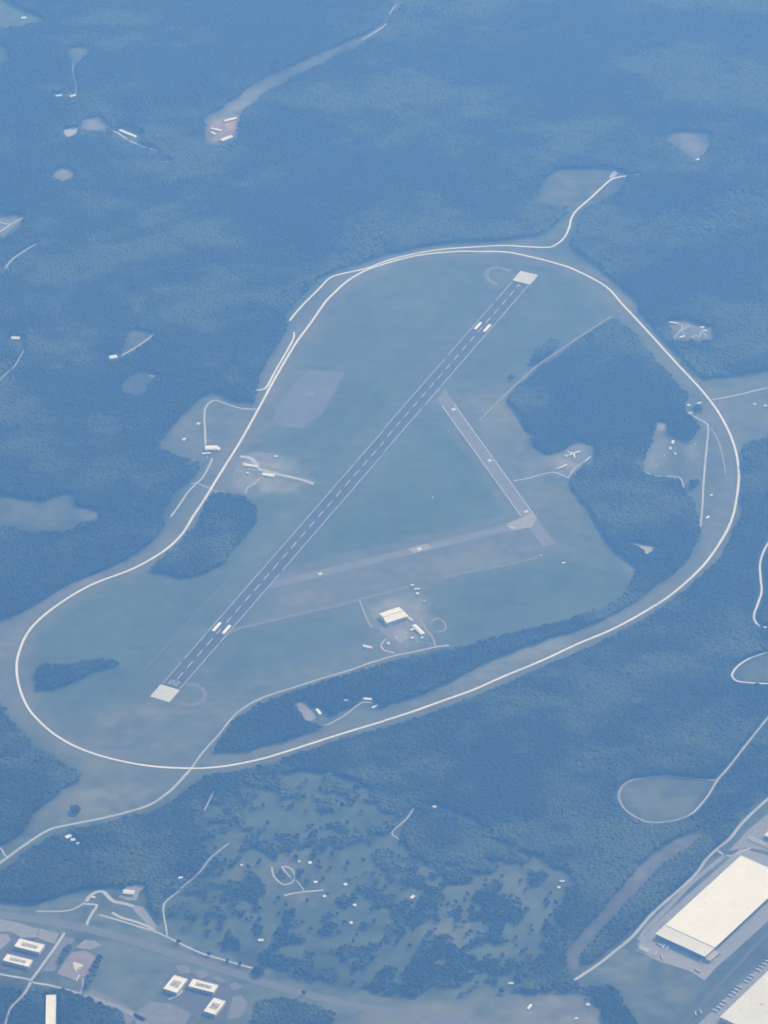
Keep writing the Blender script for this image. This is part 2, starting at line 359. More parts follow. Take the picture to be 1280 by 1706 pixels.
# polygon, colour, opacity, blur cells, edge wander, clears trees, (name, label) of its own ground object
LAYERS = [
 (AIRFIELD, GRASS, 1, 2, 3, True, ('airfield_grass', 'wide mown grass of the airfield inside and around the pale oval track')),
 # tone inside the airfield
 ([(880,620),(840,655),(790,640),(745,665),(770,690),(830,770),(865,800),(950,780),(900,740),(880,700)], DRY, .95, 6, 8, False, None),
 ([(865,810),(945,795),(1000,890),(1050,945),(960,930),(890,860)], OLIVE, .8, 5, 6, False, None),
 ([(440,1010),(480,985),(560,960),(700,925),(860,890),(920,910),(900,930),(740,965),(600,998),(440,1035)], DRY, .9, 4, 5, False, None),
 ([(600,1000),(690,975),(740,1030),(735,1070),(660,1092),(590,1100),(480,1140),(420,1160),(500,1090),(610,1060)], DRY, .55, 6, 8, False, None),
 ([(150,1180),(250,1165),(330,1160),(420,1120),(480,1100),(440,1155),(390,1190),(350,1240),(318,1275),(230,1268),(150,1245),(90,1200)], DRY, .8, 8, 10, False, None),
 ([(60,1290),(140,1258),(318,1284),(290,1330),(215,1358),(110,1380),(50,1400),(80,1340)], OLIVE, .9, 5, 8, False, None),
 ([(150,1310),(260,1300),(230,1340),(120,1370),(75,1375),(100,1340)], PALE, .55, 6, 8, False, None),
 ([(20,1060),(50,1040),(120,990),(220,955),(300,905),(320,860),(290,870),(230,925),(130,965),(30,1025),(-20,1045),(-20,1160),(20,1210),(80,1250),(150,1275),(60,1210),(40,1170),(34,1110)], DRY, .8, 3, 4, False, None),
 ([(575,733),(625,730),(605,758)], PALE, .5, 3, 4, False, None),
 ([(262,742),(340,660),(425,680),(372,772),(330,800)], OLIVE, .75, 4, 5, False, None),
 ([(262,742),(300,700),(338,664),(345,700),(338,745)], DRY, .6, 4, 5, False, None),
 ([(375,762),(420,755),(465,758),(525,800),(500,815),(440,822),(400,828),(370,810)], PALE, .85, 2, 6, False, None),
 ([(430,690),(500,580),(545,505),(600,470),(560,520),(520,590),(450,720),(350,830),(340,820)], DRY, .55, 4, 4, False, None),
 ([(640,480),(720,440),(820,440),(920,460),(900,540),(800,660),(690,700),(560,740),(560,600)], GRASS, .3, 12, 10, False, None),
 ([(560,820),(700,690),(750,680),(860,860),(700,900),(500,945)], LUSH, .75, 6, 6, False, None),
 ([(760,960),(900,935),(1050,950),(1010,1005),(900,1038),(760,1075),(740,1030)], LUSH, .5, 6, 6, False, None),
 ([(120,1020),(250,975),(370,960),(300,1080),(220,1160),(120,1190),(60,1150),(60,1080)], LUSH, .6, 8, 8, False, None),
 ([(420,1050),(600,1005),(620,1050),(560,1085),(430,1130),(360,1180),(330,1150)], LUSH, .5, 6, 6, False, None),
 ([(840,1118),(960,1070),(930,1064),(872,1080),(830,1098),(742,1142),(735,1168)], PALE, .75, 2, 3, False, None),
 ([(735,1165),(640,1200),(500,1245),(400,1272),(340,1280),(350,1262),(460,1245),(610,1192),(700,1160)], DRY, .7, 3, 3, False, None),
 ([(960,1066),(1080,1012),(1150,955),(1200,890),(1226,820),(1216,740),(1180,680),(1160,690),(1190,740),(1200,800),(1180,880),(1150,935),(1060,1005)], DRY, .7, 3, 4, False, None),
 ([(1075,775),(1090,722),(1110,708),(1130,735),(1160,745),(1170,705),(1190,740),(1200,800),(1185,870),(1166,880),(1140,800),(1090,792)], OLIVE, .8, 3, 4, False, None),
 ([(1072,778),(1096,722),(1112,735),(1105,770),(1090,792)], PALE, 1, 2, 4, False, None),
 ([(1145,735),(1165,728),(1170,770),(1150,785)], PALE, .9, 2, 4, False, None),
 ([(1098,703),(1112,706),(1110,718),(1096,716)], LILAC, .9, 1, 2, True, None),
 ([(1172,640),(1320,622),(1330,710),(1240,735),(1205,690)], OLIVE, .8, 4, 6, False, None),
 ([(930,758),(950,742),(965,735),(992,742),(984,762),(962,778),(952,792),(930,786),(922,770)], BARE, .85, 2, 4, True, None),
 ([(985,440),(1025,470),(1064,502),(1080,532),(1150,605),(1186,665),(1120,600),(1040,510)], DRY, .75, 2, 3, False, None),
 ([(700,415),(800,404),(900,394),(945,355),(955,380),(930,408),(800,416),(700,428)], DRY, .6, 3, 4, False, None),
 ([(605,1010),(640,1000),(700,985),(716,1030),(690,1082),(655,1086),(630,1060),(640,1045)], PALE, .8, 2, 5, False, None),
 ([(655,1050),(676,1046),(680,1062),(664,1072)], LILAC, .9, 1, 1, False, None),
 ([(255,1162),(285,1170),(275,1190),(235,1190)], PALE, .5, 2, 3, False, None),
 # clearings in the outer forest
 ([(-20,-20),(12,0),(40,16),(70,28),(78,34),(40,42),(-20,48)], GRASS, .9, 2, 4, True, ('meadow', 'green meadow with a white farmhouse in the far corner clearing')),
 ([(-20,70),(14,78),(18,98),(-20,110)], GRASS, .7, 2, 3, True, ('meadow', 'small pale meadow at the picture edge below the far corner farm')),
 ([(108,80),(155,78),(142,94),(124,108),(118,100)], OLIVE, .9, 2, 3, True, ('meadow', 'wedge shaped clearing above the two far white sheds')),
 ([(92,156),(130,150),(132,166),(95,168)], OLIVE, .6, 2, 3, True, None),
 ([(132,214),(140,196),(166,194),(180,206),(176,218),(140,218)], LILAC, 1, 2, 3, True, ('field', 'greyish bare field beside the far pale gravel lot')),
 ([(178,206),(230,228),(262,250),(286,268),(275,273),(225,246),(176,220)], OLIVE, .6, 2, 3, True, None),
 ([(84,290),(100,279),(118,281),(128,290),(118,301),(94,302)], BARE, 1, 1, 3, True, ('clearing', 'round pale clearing alone in the forest below the far gravel lot')),
 ([(-20,362),(20,358),(44,358),(40,372),(10,395),(-20,400)], PALE, .75, 2, 3, True, ('clearing', 'pale clearing with crossing tracks at the forest edge of the picture')),
 ([(-20,420),(50,402),(64,408),(40,425),(10,452),(-20,470)], OLIVE, .45, 4, 5, True, None),
 ([(336,200),(352,186),(372,178),(400,156),(440,130),(480,110),(540,84),(600,60),(640,37),(664,-10),(676,-10),(648,44),(608,70),(550,97),(492,124),(452,148),(424,167),(398,188),(398,222),(372,240),(342,242)], OLIVE, .85, 2, 4, True, ('clearing', 'long cleared strip running through the far forest to a building site')),
 ([(372,172),(412,144),(450,126),(440,150),(400,182),(385,196)], PALE, .7, 3, 4, False, None),
 ([(346,206),(372,196),(396,192),(392,215),(384,232),(352,238)], CLAY, .75, 1, 3, False, None),
 ([(888,336),(905,300),(925,280),(1020,280),(1048,288),(1040,310),(985,345),(960,345),(920,342)], OLIVE, .85, 3, 5, True, ('meadow', 'olive meadow crossed by the white lane beyond the track')),
 ([(1106,226),(1128,217),(1190,222),(1184,242),(1166,266),(1150,262),(1136,250)], PALE, .75, 3, 4, True, ('field', 'pale four sided field alone in the far forest')),
 ([(1036,388),(1080,366),(1140,342),(1210,318),(1260,322),(1330,340),(1330,388),(1200,392),(1110,400)], OLIVE, .6, 6, 8, True, ('meadow', 'broad faint green meadow in the forest beyond the track bend')),
 ([(140,398),(230,370),(290,336),(370,316),(378,334),(300,366),(210,396),(150,408)], OLIVE, .3, 6, 8, False, None),
 ([(545,432),(570,392),(615,372),(650,395),(648,424),(600,440)], OLIVE, .45, 5, 6, True, None),
 ([(395,545),(430,515),(490,478),(520,460),(500,495),(470,525)], OLIVE, .4, 4, 5, True, None),
 ([(180,600),(202,590),(214,552),(224,545),(256,554),(256,562),(205,595),(190,604)], OLIVE, .9, 2, 3, True, ('clearing', 'three cornered clearing with a white house and a lane')),
 ([(200,650),(208,626),(235,618),(262,624),(248,640),(236,660)], OLIVE, .85, 3, 4, True, ('meadow', 'small square meadow below the clearing of the white house')),
 ([(15,570),(30,560),(46,566),(44,584),(24,582)], OLIVE, .7, 2, 3, True, None),
 ([(-20,815),(30,832),(75,832),(112,820),(130,842),(166,850),(168,866),(100,882),(40,886),(-20,872)], OLIVE, .85, 6, 10, True, ('field', 'wide pale field in the forest west of the oval track')),
 ([(132,848),(166,850),(166,864),(140,866)], LILAC, .8, 1, 3, False, None),
 ([(1112,534),(1135,530),(1186,545),(1196,560),(1170,570),(1122,566)], PALE, .8, 2, 3, True, ('clearing', 'pale work yard cut into the forest outside the track')),
 ([(1040,910),(1062,904),(1092,908),(1098,918),(1080,928),(1066,916)], BARE, .85, 1, 2, True, None),
 ([(1044,932),(1060,948),(1070,958),(1058,966),(1046,950)], BARE, .6, 1, 2, True, None),
 ([(1222,1126),(1232,1112),(1256,1097),(1330,1080),(1330,1140),(1280,1140),(1240,1136)], OLIVE, .85, 2, 2, True, ('meadow', 'olive grass inside the narrow road loop at the picture edge')),
 ([(1032,1328),(1040,1307),(1066,1297),(1110,1293),(1192,1300),(1180,1325),(1158,1352),(1126,1367),(1086,1371),(1060,1361)], OLIVE, .85, 2, 2, True, ('meadow', 'round olive field enclosed by the turning loop')),
 ([(1195,1300),(1216,1276),(1280,1192),(1296,1200),(1230,1280),(1205,1300)], OLIVE, .5, 2, 3, True, None),
 ([(926,1308),(985,1250),(994,1256),(950,1306)], OLIVE, .4, 3, 3, True, None),
 ([(945,1610),(940,1590),(964,1562),(994,1528),(1026,1486),(1066,1442),(1106,1408),(1148,1388),(1176,1384),(1150,1412),(1110,1436),(1076,1472),(1040,1510),(1000,1556),(974,1584),(972,1606),(985,1612),(958,1634)], BARE, .7, 2, 3, True, ('power_line_cut', 'reddish bare strip cut through the forest beside the depot road')),
 ([(1150,1388),(1200,1360),(1290,1295),(1320,1300),(1230,1368),(1170,1400)], OLIVE, .6, 3, 3, True, None),
 # parkland, industry, depot
 (PARK, (0.080, 0.110, 0.062), .95, 3, 8, True, ('parkland', 'grassy parkland dotted with dark trees between forest and highway')),
 ([(380,1420),(500,1400),(560,1440),(560,1500),(430,1500),(360,1460)], OLIVE, .6, 6, 8, False, None),
 ([(720,1440),(830,1436),(950,1460),(930,1500),(850,1500),(740,1480)], OLIVE, .8, 4, 6, False, None),
 ([(700,1540),(760,1515),(840,1505),(830,1550),(760,1580),(700,1570)], DRY, .6, 4, 6, False, None),
 ([(440,1406),(480,1404),(500,1418),(450,1425)], DRY, .8, 2, 3, False, None),
 ([(478,1492),(540,1484),(535,1500),(484,1504)], DRY, .9, 1, 2, False, None),
 ([(660,1505),(690,1490),(700,1520),(668,1540)], DRY, .6, 2, 3, False, None),
 ([(240,1560),(300,1610),(440,1640),(560,1680),(640,1690),(640,1720),(540,1730),(420,1730),(150,1730),(150,1650),(170,1580)], (0.118,0.130,0.105), .8, 5, 5, False, None),
 (INDUSTRY, (0.105, 0.128, 0.088), .9, 2, 4, True, ('industrial_ground', 'grassy and paved ground of the industrial estate by the highway')),
 ([(560,1658),(640,1668),(800,1660),(960,1655),(1010,1680),(990,1730),(560,1730),(600,1690)], DRY, .9, 3, 5, False, None),
 ([(-20,1505),(140,1520),(250,1550),(430,1612),(520,1650),(500,1668),(330,1610),(120,1560),(-20,1530)], (0.108,0.13,0.10), .9, 3, 2, False, None),
 ([(960,1632),(985,1640),(1000,1690),(1005,1710),(880,1710),(900,1660)], LILAC, .5, 3, 4, True, None),
 (DEPOT, (0.100, 0.122, 0.080), .9, 2, 4, True, ('depot_ground', 'grass verge and bare ground around the white warehouses')),
 ([(1120,1706),(1170,1640),(1200,1612),(1300,1510),(1330,1500),(1330,1530),(1240,1600),(1150,1700),(1080,1730)], (0.045,0.066,0.040), .85, 3, 3, False, None),
 ([(1000,1608),(1060,1570),(1090,1600),(1170,1640),(1120,1700),(1020,1640)], DRY, .45, 4, 5, False, None),
]
GROVES = [('INF', INFIELD_WOOD), ('STRIP', STRIP_WOOD), ('LEFT', LEFT_GROVE), ('THICK', THICKET), ('PATHG', PATH_GROVE), ('PARKW', PARK_WOOD)]
# holes cut in the groves again
GROVE_HOLES = [[(486,1172),(506,1166),(530,1190),(546,1196),(600,1172),(624,1166),(634,1184),(600,1202),(540,1212),(508,1206)],
  [(1072,780),(1092,720),(1096,702),(1112,704),(1118,728),(1134,733),(1134,796),(1090,792)], [(1040,908),(1062,903),(1094,908),(1098,918),(1080,929),(1064,915)],
  [(1136,672),(1160,668),(1168,690),(1150,692)], [(930,758),(950,742),(965,735),(996,742),(986,762),(964,778),(952,794),(930,788)]]

# grid over the surveyed area
CELL = 8.0
GX = np.arange(-1900, 1900 + 1, CELL); GY = np.arange(-2900, 3900 + 1, CELL)
XX, YY = np.meshgrid(GX, GY)
QX, QY = PX(XX, YY)
def warp(X, Y, amp, seed):
    return (fbm(X / 70, Y / 70, seed) - 0.5) * 2 * amp + (fbm(X / 18, Y / 18, seed + 5, 2) - 0.5) * amp, (fbm(X / 70, Y / 70, seed + 9) - 0.5) * 1.4 * amp
WX, WY = warp(XX, YY, 1.0, 3)
col = np.empty(XX.shape + (3,), np.float32); col[:] = FLOOR
owner = np.full(XX.shape, -1, np.int32)
big = fbm(XX / 300, YY / 300, 31)[..., None]; mid = fbm(XX / 90, YY / 90, 41)[..., None]; fin = fbm(XX / 28, YY / 28, 47, 3)[..., None]
for i, (poly, c, op, bl, am, clear, own) in enumerate(LAYERS):
    m = inpoly(QX + WX * am, QY + WY * am, poly)
    w = blur(m, bl)[..., None] * op
    cc = np.array(c, np.float32) * (0.70 + 0.34 * big + 0.32 * mid + (0.5 * (fin - 0.5)))
    w = np.clip(w * (1.0 + (0.9 * (fin - 0.5) + 1.0 * (mid - 0.5)) * (1 if op < 1 else 0)), 0, 1)
    col = col * (1 - w) + cc * w
    if own: owner[m] = i
TRACK = [(760,419),(800,419),(845,420),(890,429),(925,438),(960,450),(1010,477),(1040,509),(1080,552),(1130,607),(1170,650),(1200,690),(1222,735),(1231,775),(1231,810),(1222,860),(1203,900),
  (1170,945),(1120,990),(1070,1022),(1020,1049),(965,1072),(905,1100),(840,1127),(790,1149),(740,1167),(690,1185),(640,1201),(580,1219),(520,1238),(480,1251),(440,1263),(400,1272),(360,1278),
  (315,1280),(240,1275),(160,1257),(100,1230),(55,1191),(35,1155),(27,1115),(34,1078),(54,1043),(95,1008),(150,975),(215,950),(250,932),(280,912),(304,888),(322,859),(340,832),(368,786),
  (400,735),(428,685),(455,635),(490,575),(515,541),(540,505),(557,487),(580,467),(610,450),(650,437),(700,425)]
def near(X, Y, pts, closed, far):
    best = np.full(X.shape, 1e9, np.float32)
    P = np.array(pts)[:, :2]
    for a, b in zip(P, np.roll(P, -1, 0)) if closed else zip(P[:-1], P[1:]):
        sel = (X > min(a[0], b[0]) - far) & (X < max(a[0], b[0]) + far) & (Y > min(a[1], b[1]) - far) & (Y < max(a[1], b[1]) + far)
        if not sel.any(): continue
        x, y = X[sel], Y[sel]; d = b - a; t_ = np.clip(((x - a[0]) * d[0] + (y - a[1]) * d[1]) / max(d @ d, 1e-6), 0, 1)
        best[sel] = np.minimum(best[sel], np.hypot(x - a[0] - t_ * d[0], y - a[1] - t_ * d[1]))
    return best
for ax_, far, op_, cc_ in (([(283, 1145), (869, 471)], 95, .45, (0.100, 0.122, 0.082)), ([(448, 976), (884, 870)], 70, .7, (0.135, 0.142, 0.112)), ([(740, 664), (916, 909)], 60, .6, (0.130, 0.138, 0.105)),
                          ([(430, 1039), (600, 998), (690, 975)], 34, .6, (0.125, 0.134, 0.102)), ([(360, 1226), (480, 1148), (660, 1092), (750, 1075)], 30, .6, (0.130, 0.138, 0.100))):
    q_ = near(XX, YY, [G(*p) for p in ax_], False, far + 30)
    q_ = (np.clip((far + 20 * (mid[..., 0] - .5) - q_) / 9, 0, 1) * op_)[..., None] * np.clip(.6 + .8 * fin, 0, 1)
    col = col * (1 - q_) + np.array(cc_, np.float32) * (0.82 + .36 * mid) * q_
for poly, k_ in (([(600,480),(730,440),(800,445),(690,590),(560,620),(545,560)], 1.10), ([(560,640),(680,600),(640,690),(560,760),(470,740)], .92), ([(760,560),(880,500),(1000,520),(880,600),(800,640)], .93), ([(100,1040),(230,990),(300,1000),(180,1120),(110,1090)], 1.10),
                 ([(560,850),(690,710),(760,800),(640,880)], 1.08), ([(770,970),(900,940),(960,960),(860,1030),(780,1050)], .92), ([(400,930),(470,850),(500,860),(420,960)], 1.12), ([(430,1060),(560,1020),(600,1040),(470,1110)], 1.10), ([(880,820),(940,800),(990,880),(930,890)], 1.08)):
    m_ = blur(inpoly(QX + WX * 3, QY + WY * 3, poly), 1)[..., None]; col = col * (1 + (k_ - 1) * m_)          # separately mown parcels
vg = near(XX, YY, [G(*p) for p in smooth(TRACK, 3, True)], True, 90)
vg = np.clip((62 + 30 * (mid[..., 0] - .5) - vg) / 40, 0, 1)[..., None] * (owner >= 0)[..., None] * .62 * np.clip(.5 + fin, 0, 1)
col = col * (1 - vg) + np.array((0.152, 0.148, 0.106), np.float32) * (0.8 + .4 * mid) * vg       # dry mown verge on both sides of the oval
col = np.clip(col, 0.01, 0.9)
# dirt and tread marks: drier soil shows through in streaks
ny, nx = XX.shape
vid = np.arange(ny * nx).reshape(ny, nx)
quads = np.stack([vid[:-1, :-1], vid[:-1, 1:], vid[1:, 1:], vid[1:, :-1]], -1).reshape(-1, 4)
qown = owner[:-1, :-1].reshape(-1)
allv = np.stack([XX.ravel(), YY.ravel(), np.zeros(ny * nx)], 1); allc = np.concatenate([col.reshape(-1, 3), np.ones((ny * nx, 1), np.float32)], 1)

def grid_object(name, label, sel, extra_v=None, extra_f=None):
    q = quads[sel]; u, inv = np.unique(q, return_inverse=True)
    v, c, f = allv[u], allc[u], inv.reshape(-1, 4)
    if extra_v is not None:
        f = np.concatenate([f, extra_f + len(v)]); v = np.concatenate([v, extra_v])
        ec = np.ones((len(extra_v), 4), np.float32); ec[:, :3] = FLOOR; c = np.concatenate([c, ec])
    me = bpy.data.meshes.new(name)
    me.vertices.add(len(v)); me.vertices.foreach_set('co', v.astype(np.float32).ravel())
    me.loops.add(f.size); me.loops.foreach_set('vertex_index', f.astype(np.int32).ravel())
    me.polygons.add(len(f)); me.polygons.foreach_set('loop_start', np.arange(0, f.size, 4, dtype=np.int32))
    me.update(calc_edges=True)
    a = me.attributes.new('land', 'FLOAT_COLOR', 'POINT'); a.data.foreach_set('color', c.astype(np.float32).ravel())
    me.materials.append(LAND)
    o = bpy.data.objects.new(name, me); COL.objects.link(o)
    return tag(o, label, kind='structure')

# surrounding land out to the edge of the world, butted against the grid
x0, x1, y0, y1 = GX[0], GX[-1], GY[0], GY[-1]
FX0, FX1, FY0, FY1 = -32000.0, 32000.0, -28000.0, 42000.0
ov = np.array([(FX0, FY0, 0), (x0, FY0, 0), (x1, FY0, 0), (FX1, FY0, 0), (FX0, y0, 0), (x0, y0, 0), (x1, y0, 0), (FX1, y0, 0),
               (FX0, y1, 0), (x0, y1, 0), (x1, y1, 0), (FX1, y1, 0), (FX0, FY1, 0), (x0, FY1, 0), (x1, FY1, 0), (FX1, FY1, 0)], float)
of = np.array([(0, 1, 5, 4), (1, 2, 6, 5), (2, 3, 7, 6), (4, 5, 9, 8), (6, 7, 11, 10), (8, 9, 13, 12), (9, 10, 14, 13), (10, 11, 15, 14)])
grid_object('ground', 'dark forest floor and open land reaching out in all directions', qown < 0, ov, of)
for i, L in enumerate(LAYERS):
    if L[6] and (qown == i).any():
        grid_object(L[6][0], L[6][1], qown == i)

# ------------------------------------------------------------------ roads and paths
road('test_track', 'pale concrete oval test track circling the whole airfield', TRACK, 7.2, M_ROAD, 0.35, True, 10, 0.05)
road('lane', 'white lane running outside the far bend and away through the olive meadow',
     [(1066,291),(1045,293),(1028,296),(1014,303),(985,330),(962,350),(953,364),(949,380),(941,396),(928,407),(914,412),(880,411),(840,409),(800,411),(740,415),(690,423),(640,436),(610,447),(570,456),(549,463),(530,482),(500,512),(482,534)], 6.5, M_ROAD, 0.25, clear=10)
road('lane', 'short white lane beside the track where the outer lane breaks off', [(489,553),(488,565),(472,594),(457,620),(444,644),(436,649),(427,650)], 6, M_ROAD, 0.25, clear=10)
road('lane', 'hooked white lane from the track to the white round roofed building', [(427,682),(400,680),(376,673),(358,667),(345,674),(340,688),(341,715),(342,740)], 6, M_LANE, 0.25, clear=8)
road('lane', 'white lane dropping along the forest edge west of the track', [(353,764),(347,778),(336,797),(326,806),(311,822),(299,840),(284,861)], 6, M_LANE, 0.25, clear=10)
road('path', 'short pale spur crossing the track to the forest lane', [(318,806),(327,805),(345,812),(358,818),(371,818)], 4, M_LANE, 0.15, clear=4)
PERIM = [(-25,1452),(0,1437),(40,1408),(80,1383),(110,1375),(170,1363),(215,1352),(250,1340),(280,1320),(300,1300),(317,1281)]
road('perimeter_road', 'pale road leading from the picture edge up to the oval track', PERIM, 8, M_LANE, 0.25, clear=8)
road('perimeter_road', 'pale road from the track crossing along the edge of the tree strip to the hangar',
     [(317,1281),(340,1250),(362,1226),(386,1196),(410,1176),(440,1161),(480,1148),(530,1132),(580,1117),(620,1103),(660,1092),(690,1086),(726,1078),(750,1075)], 5.5, M_LANE, 0.2, clear=6)
road('path', 'short side path joining the perimeter road at the picture edge', [(-20,1398),(0,1413),(8,1425),(14,1427)], 5, M_LANE, 0.15)
road('path', 'faint track cutting diagonally beside the square infield wood', [(800,700),(840,660),(868,634),(900,606),(930,586),(965,562),(1020,527)], 5, M_TRACKD, 0.15, clear=12)
road('path', 'faint mown strip running beside the runway on its west side', [(238,1118),(300,1050),(340,1008),(380,965),(410,920),(440,876)], 7, pmat('worn_turf', (0.112, 0.126, 0.082), var=0.25), 0.12)
road('lane', 'pale lane from the closed runway to the parked aircraft', [(857,801),(880,797),(905,790),(925,787),(948,796)], 5, M_LANE, 0.2, clear=8)
road('path', 'pale edge path round the aircraft clearing', [(948,796),(954,786),(962,777),(972,770),(986,760)], 4, M_LANE, 0.15, clear=6)
road('lane', 'straight gravel lane through the eastern compound inside the track bend', [(1150,690),(1164,697),(1176,704),(1181,712),(1179,740),(1176,770),(1173,810),(1171,850),(1168,877)], 6, M_LANE, 0.25, clear=8)
road('path', 'faint curved track between gravel lane and oval track', [(1185,712),(1198,735),(1206,765),(1210,790)], 4, M_TRACKD, 0.12)
road('path', 'pale path along the lower edge of the bare compound', [(1073,785),(1096,793),(1132,795),(1140,812)], 4, M_LANE, 0.15, clear=8)
road('road', 'pale road leading away from the track to the picture edge', [(1187,666),(1220,660),(1250,653),(1285,645),(1320,640)], 6, M_LANE, 0.2)
road('lane', 'curving white lane at the picture edge east of the track', [(1300,880),(1279,908),(1268,935),(1268,960),(1270,985),(1264,1005),(1257,1025),(1260,1036),(1268,1044)], 6.5, M_ROAD, 0.2, clear=16)
road('lane', 'white lane forming a narrow loop at the picture edge', [(1330,1078),(1280,1087),(1250,1097),(1230,1110),(1221,1123),(1224,1131),(1236,1136),(1280,1139),(1330,1140)], 6, M_ROAD, 0.2, clear=12)
road('lane', 'white lane climbing from the turning loop to the picture edge', [(1318,1150),(1280,1196),(1240,1246),(1216,1277),(1196,1300),(1181,1325),(1160,1350),(1150,1358)], 6, M_LANE, 0.25, clear=12)
road('turning_loop', 'grey turning loop around the round olive field', [(1194,1300),(1150,1297),(1108,1293),(1066,1297),(1042,1306),(1032,1325),(1040,1345),(1060,1361),(1086,1370),(1124,1367),(1152,1357)], 7, M_TRACKD, 0.2, clear=10)
road('depot_road', 'pale curving road passing in front of the white warehouses', [(958,1633),(1000,1605),(1025,1585),(1055,1560),(1090,1520),(1140,1476),(1164,1452),(1176,1434),(1196,1414),(1216,1398),(1236,1373),(1258,1351),(1300,1314),(1330,1290)], 8.5, M_LANE, 0.3, clear=8)
road('road', 'wide grey road between the two largest warehouses', [(1120,1725),(1160,1685),(1200,1640),(1240,1597),(1285,1550),(1330,1505)], 13, M_PAVE, 0.25, clear=12)
road('highway', 'broad grey highway descending diagonally past the industrial estate', [(-40,1520),(0,1524),(80,1535),(160,1551),(260,1580),(360,1611),(460,1643),(540,1664),(640,1684),(760,1700),(900,1716)], 30, M_HIGH, 0.25, clear=8)
for pts, w, lab in (
  ([(165,1524),(200,1534),(235,1545),(258,1552),(278,1561),(330,1586),(375,1600),(420,1613)], 6.5, 'pale road along the upper edge of the highway broken by trees'),
  ([(438,1635),(470,1643),(500,1651),(536,1660)], 7, 'short white road stretch below the highway'),
  ([(278,1561),(276,1545),(272,1522),(273,1506),(284,1495),(298,1484)], 5, 'pale lane climbing from the highway to the parkland house'),
  ([(60,1518),(105,1518),(125,1513),(140,1504)], 5, 'pale lane curving to the sandy works yard'),
  ([(143,1502),(148,1494),(158,1487),(170,1485),(178,1492),(188,1501),(205,1505),(222,1510)], 11, 'sandy haul road bent round the works yard'),
  ([(140,1506),(160,1508),(155,1518),(148,1530),(142,1545)], 8, 'short sandy ramp dropping to the highway verge'),
  ([(186,1520),(200,1528),(220,1534),(240,1541),(258,1550)], 9, 'sandy service road under the bare triangular lot'),
  ([(107,1554),(92,1577),(70,1608),(52,1632)], 8, 'straight pale road between the white flat roofed blocks'),
  ([(-20,1618),(10,1625),(45,1631),(56,1637),(80,1641),(108,1648),(135,1656)], 7, 'pale cross road below the white flat roofed blocks'),
  ([(52,1634),(40,1655),(28,1668),(16,1682),(5,1720)], 7, 'pale lane dropping from the crossroads to the picture bottom'),
  ([(133,1655),(138,1640),(137,1630)], 5, 'short spur up to the pink gravel lot'),
  ([(140,1658),(170,1668),(205,1682),(240,1700)], 14, 'grey service lane under the grassy estate field'),
  ([(280,1665),(296,1658),(304,1650)], 5, 'short drive below the square white block'),
  ([(690,1346),(682,1360),(672,1370),(658,1382),(655,1390),(666,1398)], 4.5, 'thin white path winding down from the parkland edge'),
  ([(473,1492),(490,1488),(515,1485),(538,1483)], 6, 'white terrace road in the middle of the parkland'),
  ([(452,1444),(456,1460),(470,1473),(486,1470),(490,1458),(484,1447),(470,1444),(478,1456),(484,1462)], 5, 'looped pale driveway in the parkland'),
  ([(488,1462),(498,1472),(506,1484)], 4, 'short drive from the looped driveway to the terrace road'),
  ([(300,1480),(330,1455),(350,1430),(380,1405)], 4, 'faint path rising through the western parkland'),
  ([(340,1350),(350,1330),(356,1318)], 4, 'short faint path near the top of the parkland'),
  ([(1196,1417),(1215,1426),(1235,1420),(1252,1412)], 7, 'short access road from the depot road to the yard'),
  ([(1066,1566),(1080,1546),(1110,1516),(1150,1474),(1190,1440),(1210,1424)], 13, 'grey service road along the long side of the warehouse')):
    road('road', lab, pts, w, M_LANE if w < 11.5 else M_LOT, 0.2, clear=7)
